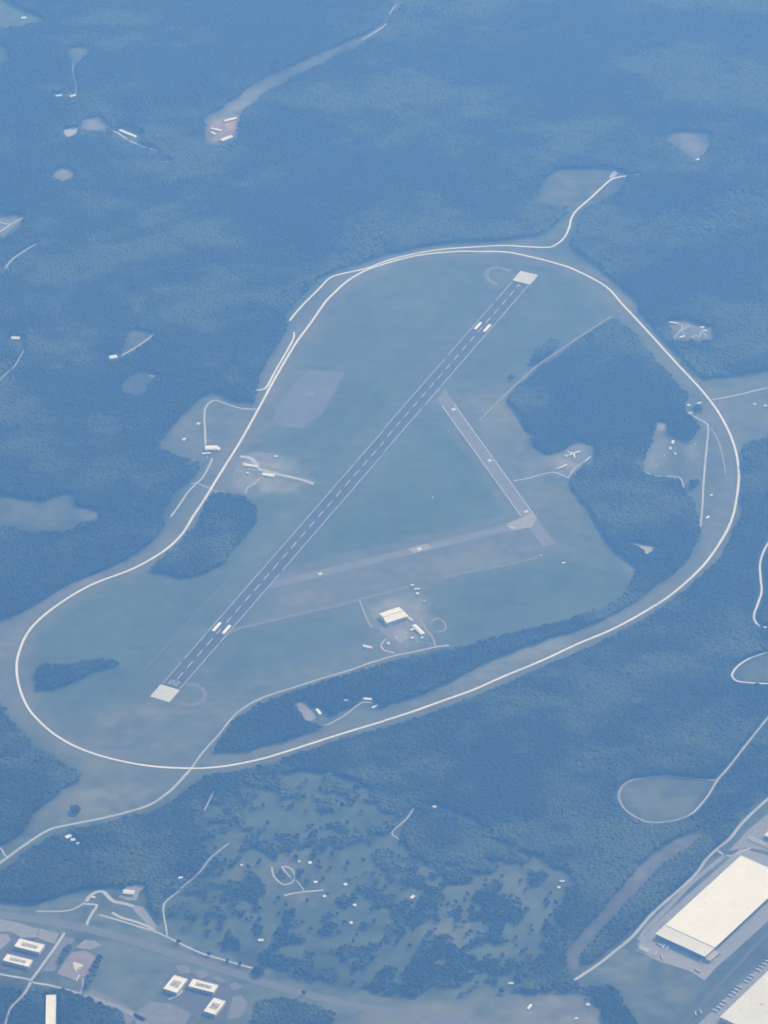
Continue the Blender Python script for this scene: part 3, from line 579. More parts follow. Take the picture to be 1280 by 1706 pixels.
for pts, w, m, lab in (
  ([(645,40),(625,53),(603,66)], 7, M_LANE, 'bright stretch of dirt road at the far end of the cleared strip'),
  ([(661,8),(655,16),(650,24)], 5, M_LANE, 'short bright dirt road at the top edge of the picture'),
  ([(255,557),(240,569),(225,579),(203,592)], 6, M_LANE, 'bright lane leading to the white house in its clearing'),
  ([(39,584),(30,600),(22,612),(10,622),(-20,650)], 5, M_LANE, 'pale lane running down from the white cabin'),
  ([(248,626),(262,627),(276,628)], 6, M_LANE, 'short bright strip of lane above the square meadow'),
  ([(60,406),(40,418),(20,432),(8,447)], 6, M_LANE, 'faint dirt road slanting through the western forest'),
  ([(-20,392),(0,385),(20,372),(40,362)], 7, M_LANE, 'bright track crossing the pale edge clearing'),
  ([(-20,358),(5,372),(20,372)], 5, M_LANE, 'short track joining in the pale edge clearing'),
  ([(122,106),(121,122),(126,140),(126,158)], 5, M_TRACKD, 'faint lane from the wedge clearing to the far sheds'),
  ([(188,218),(200,224),(214,234),(228,240),(240,245),(262,251)], 7, M_LANE, 'bright farm lane below the long white barn'),
  ([(266,270),(285,269)], 6, M_LANE, 'short bright strip at the end of the farm lane'),
  ([(1122,539),(1136,541),(1138,546),(1130,556),(1124,564)], 4, M_LANE, 'winding pale lane in the forest work yard'),
  ([(1128,563),(1136,563),(1142,558),(1138,550),(1150,543)], 4, M_LANE, 'forked pale lane in the forest work yard'),
  ([(1152,566),(1160,558),(1166,562),(1170,552),(1178,560)], 4, M_LANE, 'crooked pale lane at the far end of the work yard'),
  ([(400,760),(420,765),(430,780),(445,785),(462,790),(485,795),(505,800),(522,806)], 12, M_LANE, 'white gravel causeway pointing from the compound to the runway'),
  ([(436,792),(424,805),(412,812),(408,822)], 4, M_LANE, 'thin path at the lower end of the western compound'),
  ([(404,778),(412,776),(420,782),(426,780)], 5, M_LANE, 'short white path inside the western compound'),
  ([(389,805),(390,790),(396,780)], 3, M_TRACKD, 'thin curved track at the edge of the western compound'),
  ([(634,1074),(640,1067),(645,1066)], 5, M_LANE, 'short white walk beside the small hangar yard'),
  ([(634,1075),(638,1082),(648,1085),(659,1088)], 6, M_LANE, 'white concrete walk below the hangar yard'),
  ([(700,1030),(712,1050),(722,1062),(727,1078)], 5, M_TRACKD, 'faint lane from the hangar to the perimeter road'),
  ([(720,1036),(730,1030),(742,1038),(742,1050),(728,1052)], 4, M_TRACKD, 'faint turning ring beside the hangar yard'),
  ([(540,1208),(548,1206),(570,1194),(585,1183),(604,1170),(622,1172)], 4.5, M_LANE, 'pale lane in the clearing of the tree strip'),
  ([(598,1000),(604,1014),(612,1034),(620,1046)], 6, M_TRACKD, 'grey lane from the taxiway to the hangar yard')):
    road('lane', lab, pts, w, m, 0.18, clear=9)

# paved and bare patches
sheet('bare_field', 'four sided lilac grey bare field beside the track', [(514,617),(574,621),(556,655),(537,690),(503,714),(452,708),(464,672),(490,640)], pmat('lilac_soil', (0.132, 0.145, 0.143), var=0.30, scale=0.02), 0.08, 1.6, 6)
sheet('bare_field', 'small pale worn spot within the lilac grey field', [(506,654),(520,652),(524,658),(510,661)], pmat('pale_soil', (0.20, 0.205, 0.21), var=0.25), 0.12, 0.5)
sheet('yard', 'pale worn paving at the heart of the western compound', [(402,771),(418,764),(436,770),(430,784),(414,783),(404,780)], pmat('worn_yard', (0.25, 0.25, 0.26), var=0.35), 0.12, 0.9)
sheet('yard', 'grey worn paving along the top of the western compound', [(406,757),(424,752),(464,758),(458,772),(434,768),(410,764)], pmat('grey_yard', (0.18, 0.185, 0.19), var=0.3), 0.10, 0.9)
sheet('yard', 'pale worn slab where the gravel causeway starts', [(432,788),(440,784),(462,784),(466,792),(448,797)], pmat('worn_yard', (0.25, 0.25, 0.26), var=0.35), 0.11, 0.8)
sheet('yard', 'pale worn paving below the hangar', [(655,1052),(668,1046),(680,1050),(682,1062),(668,1072),(658,1064)], pmat('worn_yard', (0.25, 0.25, 0.26), var=0.35), 0.25, 0.9)
sheet('clearing', 'whitish bare clearing alone inside the infield wood', [(1045,911),(1060,906),(1078,910),(1095,911),(1088,918),(1081,928),(1072,917)], pmat('bare_sand', (0.36, 0.37, 0.37)), 0.15, 0.5)
sheet('clearing', 'small whitish bare patch at the corner of the airfield grass', [(1057,963),(1062,955),(1071,951),(1064,966)], pmat('bare_sand', (0.36, 0.37, 0.37)), 0.15, 0.3)
sheet('pad', 'small white pad at the lane end in the olive meadow', [(1015,295),(1024,284),(1031,288),(1020,299)], M_LANE, 0.2, 0.3)
sheet('pad', 'lilac gravel pad above the bare compound in the wood', [(1097,704),(1112,706),(1117,712),(1110,718),(1096,716)], pmat('pale_gravel', (0.26, 0.25, 0.24)), 0.15, 0.5)
sheet('yard', 'white gravel lot at the edge of the far farm field', [(101,219),(112,228),(131,223),(130,213),(120,211)], M_LANE, 0.2, 0.6)
sheet('yard', 'grey gravel clearing in the tree strip', [(490,1172),(508,1167),(526,1196),(518,1201),(508,1206)], pmat('pale_gravel', (0.26, 0.25, 0.24)), 0.2, 0.6)
sheet('apron', 'grey concrete apron around the white hangar', [(628,1030),(690,1012),(700,1036),(690,1050),(650,1062),(634,1052)], pmat('apron_concrete', (0.20, 0.195, 0.19)), 0.2, 0.8)
sheet('bare_lot', 'bare triangular lot of pale sand beside the highway', [(216,1507),(237,1511),(247,1522),(261,1545),(250,1547),(239,1533),(226,1521)], M_LOT, 0.15, 0.5)
sheet('gravel_lot', 'pinkish gravel lot with a pale heap in the industrial estate', [(94,1622),(118,1586),(141,1583),(160,1595),(151,1622),(125,1633)], pmat('pink_gravel', (0.25, 0.215, 0.215), var=0.25), 0.2, 0.8)
for lab, pts in (('grey parking field above the pink gravel lot', [(126,1579),(140,1565),(156,1567),(167,1575),(150,1582)]),
                 ('long pale truck park beside the highway at the picture edge', [(-20,1528),(24,1536),(64,1547),(60,1562),(34,1562),(18,1552),(-20,1552)]),
                 ('pale truck park above the upper white block', [(66,1547),(98,1555),(90,1573),(78,1568),(62,1562)]),
                 ('pale yard sloping off the picture edge beside the white blocks', [(-20,1556),(12,1556),(18,1566),(2,1580),(-20,1588)])):
    sheet('truck_park', lab, pts, pmat('pale_hardstand', (0.25, 0.25, 0.265), var=0.25), 0.2, 0.6)
sheet('truck_park', 'grey paved strip between estate road and pink gravel lot', [(106,1560),(124,1564),(112,1588),(88,1618),(70,1618),(84,1594)], pmat('estate_paving', (0.17, 0.175, 0.175), var=0.3), 0.12, 0.8)
sheet('car_park', 'long grey car park leading down beside the lower lane', [(38,1652),(60,1648),(64,1680),(58,1715),(34,1715)], pmat('estate_paving', (0.17, 0.175, 0.175), var=0.3), 0.12, 0.8)
sheet('car_park', 'worn grey paving at the head of the grassy estate field', [(150,1648),(205,1672),(232,1690),(215,1706),(160,1690),(140,1668)], pmat('estate_paving', (0.17, 0.175, 0.175), var=0.3), 0.1, 0.9)
sheet('car_park', 'dark tarmac around the upper pair of white flat roofed blocks', [(2,1584),(22,1560),(92,1575),(78,1598),(56,1618),(-20,1614)], M_PAVE, 0.15, 0.6)
sheet('car_park', 'dark tarmac around the three white blocks', [(266,1655),(284,1616),(330,1622),(380,1640),(392,1662),(372,1698),(330,1700),(300,1670)], M_PAVE, 0.15, 0.6)
for lab, pts in (('pale parking bay beyond the square white block', [(290,1608),(312,1608),(318,1620),(300,1622)]), ('pale parking bay behind the narrow white block', [(322,1618),(340,1616),(347,1626),(332,1630)]),
                 ('curved pale bay right of the narrow white block', [(353,1630),(362,1624),(378,1636),(366,1636)]), ('pale parking field downhill of the curved bay', [(380,1640),(394,1636),(404,1644),(388,1650)]),
                 ('streaky pale parking field beside the lowest white block', [(388,1660),(402,1658),(412,1672),(400,1695),(378,1698)]), ('pale tarmac field below the square white block', [(222,1690),(250,1668),(290,1674),(318,1690),(300,1720),(230,1720)])):
    sheet('parking_lot', lab, pts, pmat('worn_tarmac', (0.18, 0.185, 0.185), var=0.3), 0.2, 0.9)
sheet('yard', 'grey yard around the white house by the sandy works', [(197,1494),(212,1476),(232,1472),(244,1477),(232,1484),(226,1500),(214,1500)], pmat('yard_gravel', (0.26, 0.27, 0.26)), 0.15, 0.7)
sheet('depot_yard', 'pale concrete yard round the long white warehouse', [(1062,1575),(1092,1540),(1236,1412),(1330,1440),(1330,1490),(1180,1625),(1170,1612),(1100,1590)], M_LOT, 0.15, 0.5)
sheet('depot_yard', 'worn grey loading yard in front of the warehouse', [(1060,1582),(1084,1572),(1190,1616),(1176,1634),(1150,1618),(1100,1602)], pmat('loading_yard', (0.28, 0.275, 0.27)), 0.22, 0.9)
sheet('depot_yard', 'pale loading yard beside the second warehouse', [(1150,1720),(1200,1672),(1250,1626),(1330,1556),(1330,1600),(1210,1700),(1200,1725)], M_LOT, 0.2, 1.2)
sheet('depot_yard', 'grey yard at the picture edge beyond the long warehouse', [(1214,1418),(1250,1380),(1300,1340),(1340,1330),(1340,1425),(1290,1420),(1245,1412)], pmat('far_yard', (0.24, 0.24, 0.24)), 0.15, 0.6)

# ------------------------------------------------------------------ runways
def axis_frame(pa, pb):
    a, b = Vector(G(*pa)), Vector(G(*pb)); d = b - a
    return a, d.length, math.atan2(d.y, d.x)

def copy_part(src, parent, loc, rz=0.0):
    o = src.copy(); COL.objects.link(o); o.parent = parent; o.location = loc; o.rotation_euler = (0, 0, rz); return o

org, RL, rz = axis_frame((283.1, 1144.9), (869.4, 470.6))
RW = 61.0
rw = MB().box(RL / 2, 0, -0.05, RL, RW, 0.40).build('runway', M_ASPH, None, (org.x, org.y, 0)); rw.rotation_euler = (0, 0, rz)
tag(rw, 'long dark asphalt runway with dashed white centre line', kind='structure')
for x, nm in ((-32.5, 'near'), (RL + 32.5, 'far')):
    e = MB().box(x, 0, -0.05, 64.6, RW + 2, 0.45).build('threshold_slab', M_SLAB, rw)
    e['label'] = 'pale concrete slab closing the runway end'
st = MB().box(0, 0, 0.35, 34.0, 1.5, 0.06)
stripe = None; x = 62.0
while x < RL - 60:
    if stripe is None: stripe = st.build('centreline_stripe', M_PAINT, rw, (x, 0, 0))
    else: copy_part(stripe, rw, (x, 0, 0))
    x += 61.0
for s in (-1, 1):
    x = 8.0
    while x < RL - 12:                                   # painted edge line, worn through in places
        l = random.uniform(110, 420); l = min(l, RL - 10 - x)
        MB().box(x + l / 2, s * (RW / 2 - 2.2), 0.35, l, 1.9, 0.06).build('edge_line', M_WORN, rw)
        x += l + random.choice((0.4, 0.4, 9, 22))
    for ax in (322.0, RL - 300.0):
        MB().box(ax, s * 16.0, 0.35, 46, 9.5, 0.06).build('aiming_mark', pmat('fresh_white_paint', (0.80, 0.86, 0.90), var=0.03), rw)
def digit(ch, x, y, s, rot):
    """block numeral lying on the runway; reads along +x (rot 0) or -x (rot pi)"""
    m = MB(); W_, H_, t = 6.5, 20.0, 2.4
    def seg(u0, u1, v0, v1):
        cu, cv = (u0 + u1) / 2, (v0 + v1) / 2
        c, d = math.cos(rot), math.sin(rot)
        X, Y = cv, -cu                                  # up = +x, right = -y
        m.box(x + X * c - Y * d, y + X * d + Y * c, 0.35, (v1 - v0), (u1 - u0), 0.06)
    if ch == '2':
        seg(-W_, W_, H_ - t, H_); seg(W_ - t, W_, H_ / 2 + t / 2, H_ - t); seg(-W_, W_, H_ / 2 - t / 2, H_ / 2 + t / 2); seg(-W_, -W_ + t, t, H_ / 2 - t / 2); seg(-W_, W_, 0, t)
    else:
        seg(1.5, 1.5 + t, 0, H_); seg(-W_, 1.5, 6, 6 + t); seg(-W_, -W_ + t, 6 + t, 13); seg(-W_ + t, 1.5, 13 - t, 13) if False else None
        seg(-W_ + 2, -W_ + 2 + t, 13, 17); seg(-W_ + 4.4, 1.5, 17, H_)
    return m
digit('2', 14, 8.5, 1, 0).build('runway_number', pmat('faded_number_paint', (0.40, 0.43, 0.45), var=0.25), rw); digit('2', 14, -8.5, 1, 0).build('runway_number', pmat('faded_number_paint', (0.40, 0.43, 0.45), var=0.25), rw)
digit('4', RL - 12, 0, 1, math.pi).build('runway_number', pmat('faded_number_paint', (0.40, 0.43, 0.45), var=0.25), rw)

def closed_runway(label, pa, pb, width, crosses, edges):
    o_, L_, r_ = axis_frame(pa, pb)
    m = MB().box(L_ / 2, 0, -0.05, L_, width, 0.30).build('closed_runway', M_OLDP, None, (o_.x, o_.y, 0)); m.rotation_euler = (0, 0, r_)
    tag(m, label, kind='structure')
    c, d = math.cos(-r_), math.sin(-r_)
    for (px, py) in crosses:
        g = Vector(G(px, py)) - o_
        lx, ly = g.x * c - g.y * d, g.x * d + g.y * c
        MB().box(lx, ly, 0.25, 17, 3.6, 0.07, math.pi / 4).build('closure_cross_arm', M_PAINT, m)
        MB().box(lx, ly, 0.255, 17, 3.6, 0.07, -math.pi / 4).build('closure_cross_arm', M_PAINT, m)
    if edges:
        for s in (-1, 1):
            x = 40.0
            while x < L_ * 0.80:
                l = random.uniform(60, 200); l = min(l, L_ * 0.82 - x)
                MB().box(x + l / 2, s * (width / 2 - 1.5), 0.25, l, 3.0, 0.06).build('edge_line', pmat('faded_edge_paint', (0.42, 0.46, 0.50), var=0.3), m)
                x += l + random.uniform(0.5, 8)
    return m
closed_runway('weathered closed runway slanting from the main runway down to its crossing', (740, 664), (916, 909), 42, [(757, 682), (817, 767), (878, 852)], True)
closed_runway('weathered closed runway crossing the field below the green triangle', (448, 976), (884, 870), 34, [(533, 956), (700, 914.5), (852, 878)], False)
sheet('taxiway', 'pale worn pavement where the two closed runways meet', [(846,872),(872,862),(884,855),(896,862),(886,878),(852,884)], pmat('patched_pavement', (0.30, 0.30, 0.29)), 0.32, 0.5)
sheet('taxiway', 'pale worn patch on the closed runway near its middle cross', [(680,914),(712,906),(722,912),(690,922)], pmat('patched_pavement', (0.30, 0.30, 0.29)), 0.30, 0.4)
road('turning_pad', 'looped pale pad beside the near end of the runway', [(310,1141),(324,1141),(337,1148),(341,1160),(332,1170),(316,1175),(298,1171)], 13, pmat('worn_pad', (0.165, 0.165, 0.15), var=0.3), 0.1)
road('turning_pad', 'looped pale pad beside the far end of the runway', [(830,474),(818,468),(811,457),(818,448),(834,446),(852,452)], 15, pmat('worn_pad', (0.165, 0.165, 0.15), var=0.3), 0.1)
sheet('taxiway', 'faint paved shoulder between main runway and slanting closed runway', [(728,668),(742,648),(762,676),(748,690)], M_OLDP, 0.22, 0.5)
road('taxiway', 'narrow pale taxiway curving off the main runway below the closed runway', [(382,1054),(400,1046),(430,1039),(500,1022),(560,1009),(600,998),(640,988),(690,975)], 11, pmat('taxiway_pavement', (0.175, 0.178, 0.165), var=0.3), 0.22)
road('taxiway', 'faint continuation of the pale taxiway towards the field corner', [(740,962),(790,951),(840,942),(900,928)], 8, pmat('taxiway_pavement', (0.175, 0.178, 0.165), var=0.3), 0.2)
for i, (px, py) in enumerate(((940, 938), (902, 926), (722, 829))):
    b = thing('marker_board', ['white marker board on the grass beyond the closed runway end', 'smaller white marker board beside the closed runway end', 'lone white marker board inside the green triangle'][i], 'marker', G(px, py), 0.4)
    w_ = (11, 7, 5)[i]
    MB().box(0, 0, 0, w_, w_ * .6, 0.5).build('base', M_LOT, b)
    MB().box(0, 0, 0.5, w_ * .9, w_ * .45, 1.6).build('board', M_PAINT, b)

# ------------------------------------------------------------------ buildings
KEEP = []            # (x, y, radius) kept free of trees
KEEPR = []           # oriented rectangles kept free of trees
def place_rect(A, B, C, h):
    a, b, c = Vector(G(*A, h)), Vector(G(*B, h)), Vector(G(*C, h))
    u = b - a; L = u.length; u.normalize(); p = Vector((-u.y, u.x, 0)); w = (c - a).dot(p)
    ctr = a + u * L / 2 + p * w / 2
    KEEPR.append((ctr.x, ctr.y, math.atan2(u.y, u.x), L / 2 + 14, abs(w) / 2 + 14))
    return (ctr.x, ctr.y, 0), math.atan2(u.y, u.x), L, abs(w)
def place_bar(P, Q, h):
    a, b = Vector(G(*P, h)), Vector(G(*Q, h)); c = (a + b) / 2
    KEEP.append((c.x, c.y, (b - a).length * 0.55 + 14))
    return (c.x, c.y, 0), math.atan2(b.y - a.y, b.x - a.x), (b - a).length

def gable_house(name, label, cat, loc, rz, L, W, h, rise, roofmat=None, wallmat=None, group=None, door=True):
    t = thing(name, label, cat, loc, rz, group)
    KEEP.append((loc[0], loc[1], max(L, W) * 0.6 + 12))
    MB().gablewall(L, W, h, rise).build('wall', wallmat or M_WALL, t)
    MB().gable(L, W, h + 0.05, rise).build('roof', roofmat or M_METAL, t)
    if door: MB().box(L * 0.18, -W / 2 - 0.06, 0, max(1.2, L * 0.10), 0.14, min(2.4, h * .8)).build('door', M_DARK, t)
    for k in (-0.25, 0.38):
        MB().box(L * k, -W / 2 - 0.06, h * 0.35, max(1.2, L * 0.06), 0.12, h * 0.35).build('window', M_GLASS, t)
    return t

def flat_block(label, A, B, C, h, deck=True, units=3, name='office_block', cat='building', roof=None):
    loc, rz, L, W = place_rect(A, B, C, h)
    t = thing(name, label, cat, loc, rz)
    MB().box(0, 0, 0, L, W, h - 0.6).build('wall', M_WALL, t)
    r = MB().box(0, 0, h - 0.6, L + .6, W + .6, 0.6).build('roof', roof or M_ROOF, t)
    for s in (-1, 1):
        MB().box(0, s * (W / 2), h, L + .9, 0.9, 0.9).build('parapet', M_METAL, r)
        MB().box(s * (L / 2), 0, h, 0.9, W - 1.0, 0.9).build('parapet', M_METAL, r)
    if deck:
        d = MB().box(0, 0, h, L * 0.62, W * 0.42, 0.35).build('roof_deck', M_ROOFG, t)
        for k in range(units):
            MB().box((k / max(units - 1, 1) - .5) * L * .45 + random.uniform(-2, 2), random.uniform(-.1, .1) * W, h + 0.35, 4.2, 3.2, 2.0).build('rooftop_unit', M_UNIT, d)
    nwin = max(4, int(L // 9))
    for k in range(nwin):
        for s in (-1, 1):
            MB().box((k + .5 - nwin / 2) * L / nwin, s * (W / 2 + 0.04), h * 0.3, L / nwin * 0.55, 0.14, h * 0.38).build('window', M_GLASS, t)
    MB().box(L * .3, -(W / 2 + 1.2), 0, 5, 2.4, 3.6).build('entrance', M_WALLG, t)
    return t
flat_block('oblong white roofed block with grey centre, upper one beside the straight estate road', (23.5, 1576.5), (65, 1587), (32, 1563.5), 10)
flat_block('oblong white roofed block with grey centre, lower one of the pair at the picture edge', (4.5, 1600), (46.5, 1610.5), (14.5, 1590), 10)
flat_block('long white roofed hall running off the bottom edge of the picture', (75.5, 1712), (76.5, 1658), (92, 1712), 11, deck=False, name='long_hall', roof=M_ROOF)
flat_block('squarish white roofed block with mottled roof, nearest the highway of the three', (272, 1647), (294, 1654), (288.5, 1624), 11)
flat_block('narrow white roofed block lying end-on beside the squarish block', (313.5, 1643), (355, 1653.5), (320, 1630.5), 9, units=5)
flat_block('white roofed block with grey centre, lowest of the three below the highway', (339, 1684.5), (358, 1690.5), (353.5, 1661.5), 11)

def loft(mb, secs):
    pass
# --- long white warehouse
h = 14.0
loc, rzw, L, W = place_rect((1093.5, 1556), (1236, 1425.4), (1175.5, 1594), h)
w = thing('warehouse', 'very long white flat roofed warehouse beside the depot road', 'warehouse', loc, rzw)
MB().box(0, 0, 0, L, W, h - 0.7).build('wall', pmat('dark_grey_cladding', (0.16, 0.165, 0.17)), w)
FR = 46.0
r1 = MB().box(FR / 2 + 0.15, 0, h - 0.7, L - FR - 0.3 + 1, W + 1, 0.7).build('roof', M_ROOF, w)
r2 = MB().box(-L / 2 + FR / 2, 0, h - 0.7, FR + 0.6, W + 1, 0.62).build('roof', M_ROOF2, w); r2['label'] = 'slightly greyer front section of the white roof'
MB().box(-L / 2 + FR + .2, 0, h, 1.5, W - 2, 0.9).build('roof_seam', pmat('seam_metal', (0.42, 0.40, 0.36)), r1)
for s in (-1, 1):
    MB().box(0, s * (W / 2 + .1), h, L + .4, 1.1, 1.0).build('parapet', M_METAL, w)
    MB().box(s * (L / 2 + .1), 0, h, 1.1, W - 1.2, 1.0).build('parapet', M_METAL, w)
for k in range(26):
    MB().box(-L / 2 + 60 + k * (L - 80) / 26, -(W / 2 + 0.1), 1.2, 4.0, 0.3, 4.4).build('dock_door', M_DARK, w)
for k in range(5):
    MB().box(-(L / 2 + 0.1), -W / 2 + 20 + k * (W - 40) / 4, 0.4, 0.3, 6.0, 5.0).build('loading_door', M_DARK, w)
for k in range(12):
    MB().box(random.uniform(-L * .28, L * .46), random.uniform(-W * .4, W * .4), h, 3.6, 2.8, 1.6).build('rooftop_unit', M_ROOF2, w)
an = MB().box(-L / 2 + 22, -(W / 2 + 9.5), 0, 44, 17, 8.0).build('annex', M_WALLG, w)
MB().box(-L / 2 + 22, -(W / 2 + 9.5), 8.0, 44.6, 17.6, 0.6).build('annex_roof', M_ROOFG, an)
WH = (loc, rzw, L, W)
# --- second warehouse, mostly outside the picture
loc, rz2, L2, W2 = place_rect((1201, 1694.5), (1330, 1571), (1280, 1733), 13)
w2 = thing('warehouse', 'white roofed warehouse cut off by the bottom corner of the picture', 'warehouse', loc, rz2)
MB().box(0, 0, 0, L2, W2, 12.3).build('wall', M_WALL, w2)
MB().box(0, 0, 12.3, L2 + 1, W2 + 1, 0.7).build('roof', M_ROOF2, w2)
for s in (-1, 1):
    MB().box(0, s * (W2 / 2 + .1), 13.0, L2 + .4, 1.1, 1.0).build('parapet', M_METAL, w2)
    MB().box(s * (L2 / 2 + .1), 0, 13.0, 1.1, W2 - 1.2, 1.0).build('parapet', M_METAL, w2)
for k in range(30):
    MB().box(-L2 / 2 + 12 + k * (L2 - 20) / 30, W2 / 2 + 0.1, 1.2, 4.0, 0.3, 4.4).build('dock_door', M_DARK, w2)
for k in range(6):
    MB().box(random.uniform(-L2 * .4, L2 * .1), random.uniform(-W2 * .1, W2 * .4), 13.0, 3.6, 2.8, 1.6).build('rooftop_unit', M_UNIT, w2)
# --- third hall at the picture edge
loc, rz3, L3, W3 = place_rect((1274, 1391), (1330, 1338), (1330, 1412), 10)
w3 = thing('storage_hall', 'white edged hall at the picture edge beyond the long warehouse', 'hall', loc, rz3)
MB().box(0, 0, 0, L3, W3, 9.4).build('wall', M_WALL, w3); MB().box(0, 0, 9.4, L3 + 1, W3 + 1, 0.6).build('roof', M_ROOF2, w3)
MB().box(-(L3 / 2), 0, 10.0, 1.0, W3, 0.9).build('parapet', M_METAL, w3)
for k in range(5): MB().box(-(L3 / 2 + .1), -W3 * .4 + k * W3 * .2, 0.5, 0.3, 5, 5).build('dock_door', M_DARK, w3)

# --- white hangar
h = 13.0
loc, rzh, L, W = place_rect((645.9, 1036.8), (679.4, 1026), (637.3, 1020.5), h)
hg = thing('hangar', 'large white roofed hangar on the airfield apron', 'hangar', loc, rzh)
MB().gablewall(L, W, h - 1.0, 3.2).build('wall', M_METAL, hg)
hr = MB().gable(L, W, h - 0.9, 3.2, 1.2, 0.5).build('roof', M_ROOF, hg)
MB().box(0, 0, h + 2.7, L * .96, 1.6, 0.9).build('ridge_vent', M_UNIT, hr)
for k in range(6):
    MB().box((k - 2.5) * L / 6.6, -W / 2 - 0.15, 0, L / 7.2, 0.3, h - 3.4).build('hangar_door', pmat('grey_door', (0.42, 0.43, 0.44)), hg)
MB().box(0, -W / 2 - 0.5, h - 3.2, L * .96, 1.0, 1.8).build('door_header', M_METAL, hg)
lean = MB().box(L / 2 + 4, -W * .1, 0, 8, W * .6, 4.5).build('lean_to', M_WALL, hg)
MB().box(L / 2 + 4.2, -W * .1, 4.5, 8.4, W * .62, 0.4).build('lean_to_roof', M_ROOF, lean)
loc, rzb, L = place_bar((690.5, 1041), (706, 1056), 6)
gable_house('workshop', 'narrow white workshop angled beside the hangar', 'building', loc, rzb, L, 13, 5, 2, M_METAL)
loc, rzb, L = place_bar((682, 1029), (688, 1033.5), 4)
gable_house('shed', 'small white shed at the corner of the hangar', 'shed', loc, rzb, L, 6, 3.2, 1.2, M_METAL)
loc, rzb, L = place_bar((604.5, 1075), (619, 1078.5), 5)
gable_house('shed', 'white roofed shed by the perimeter bend west of the hangar yard', 'shed', loc, rzb, L, 9, 4, 1.8, M_METAL)

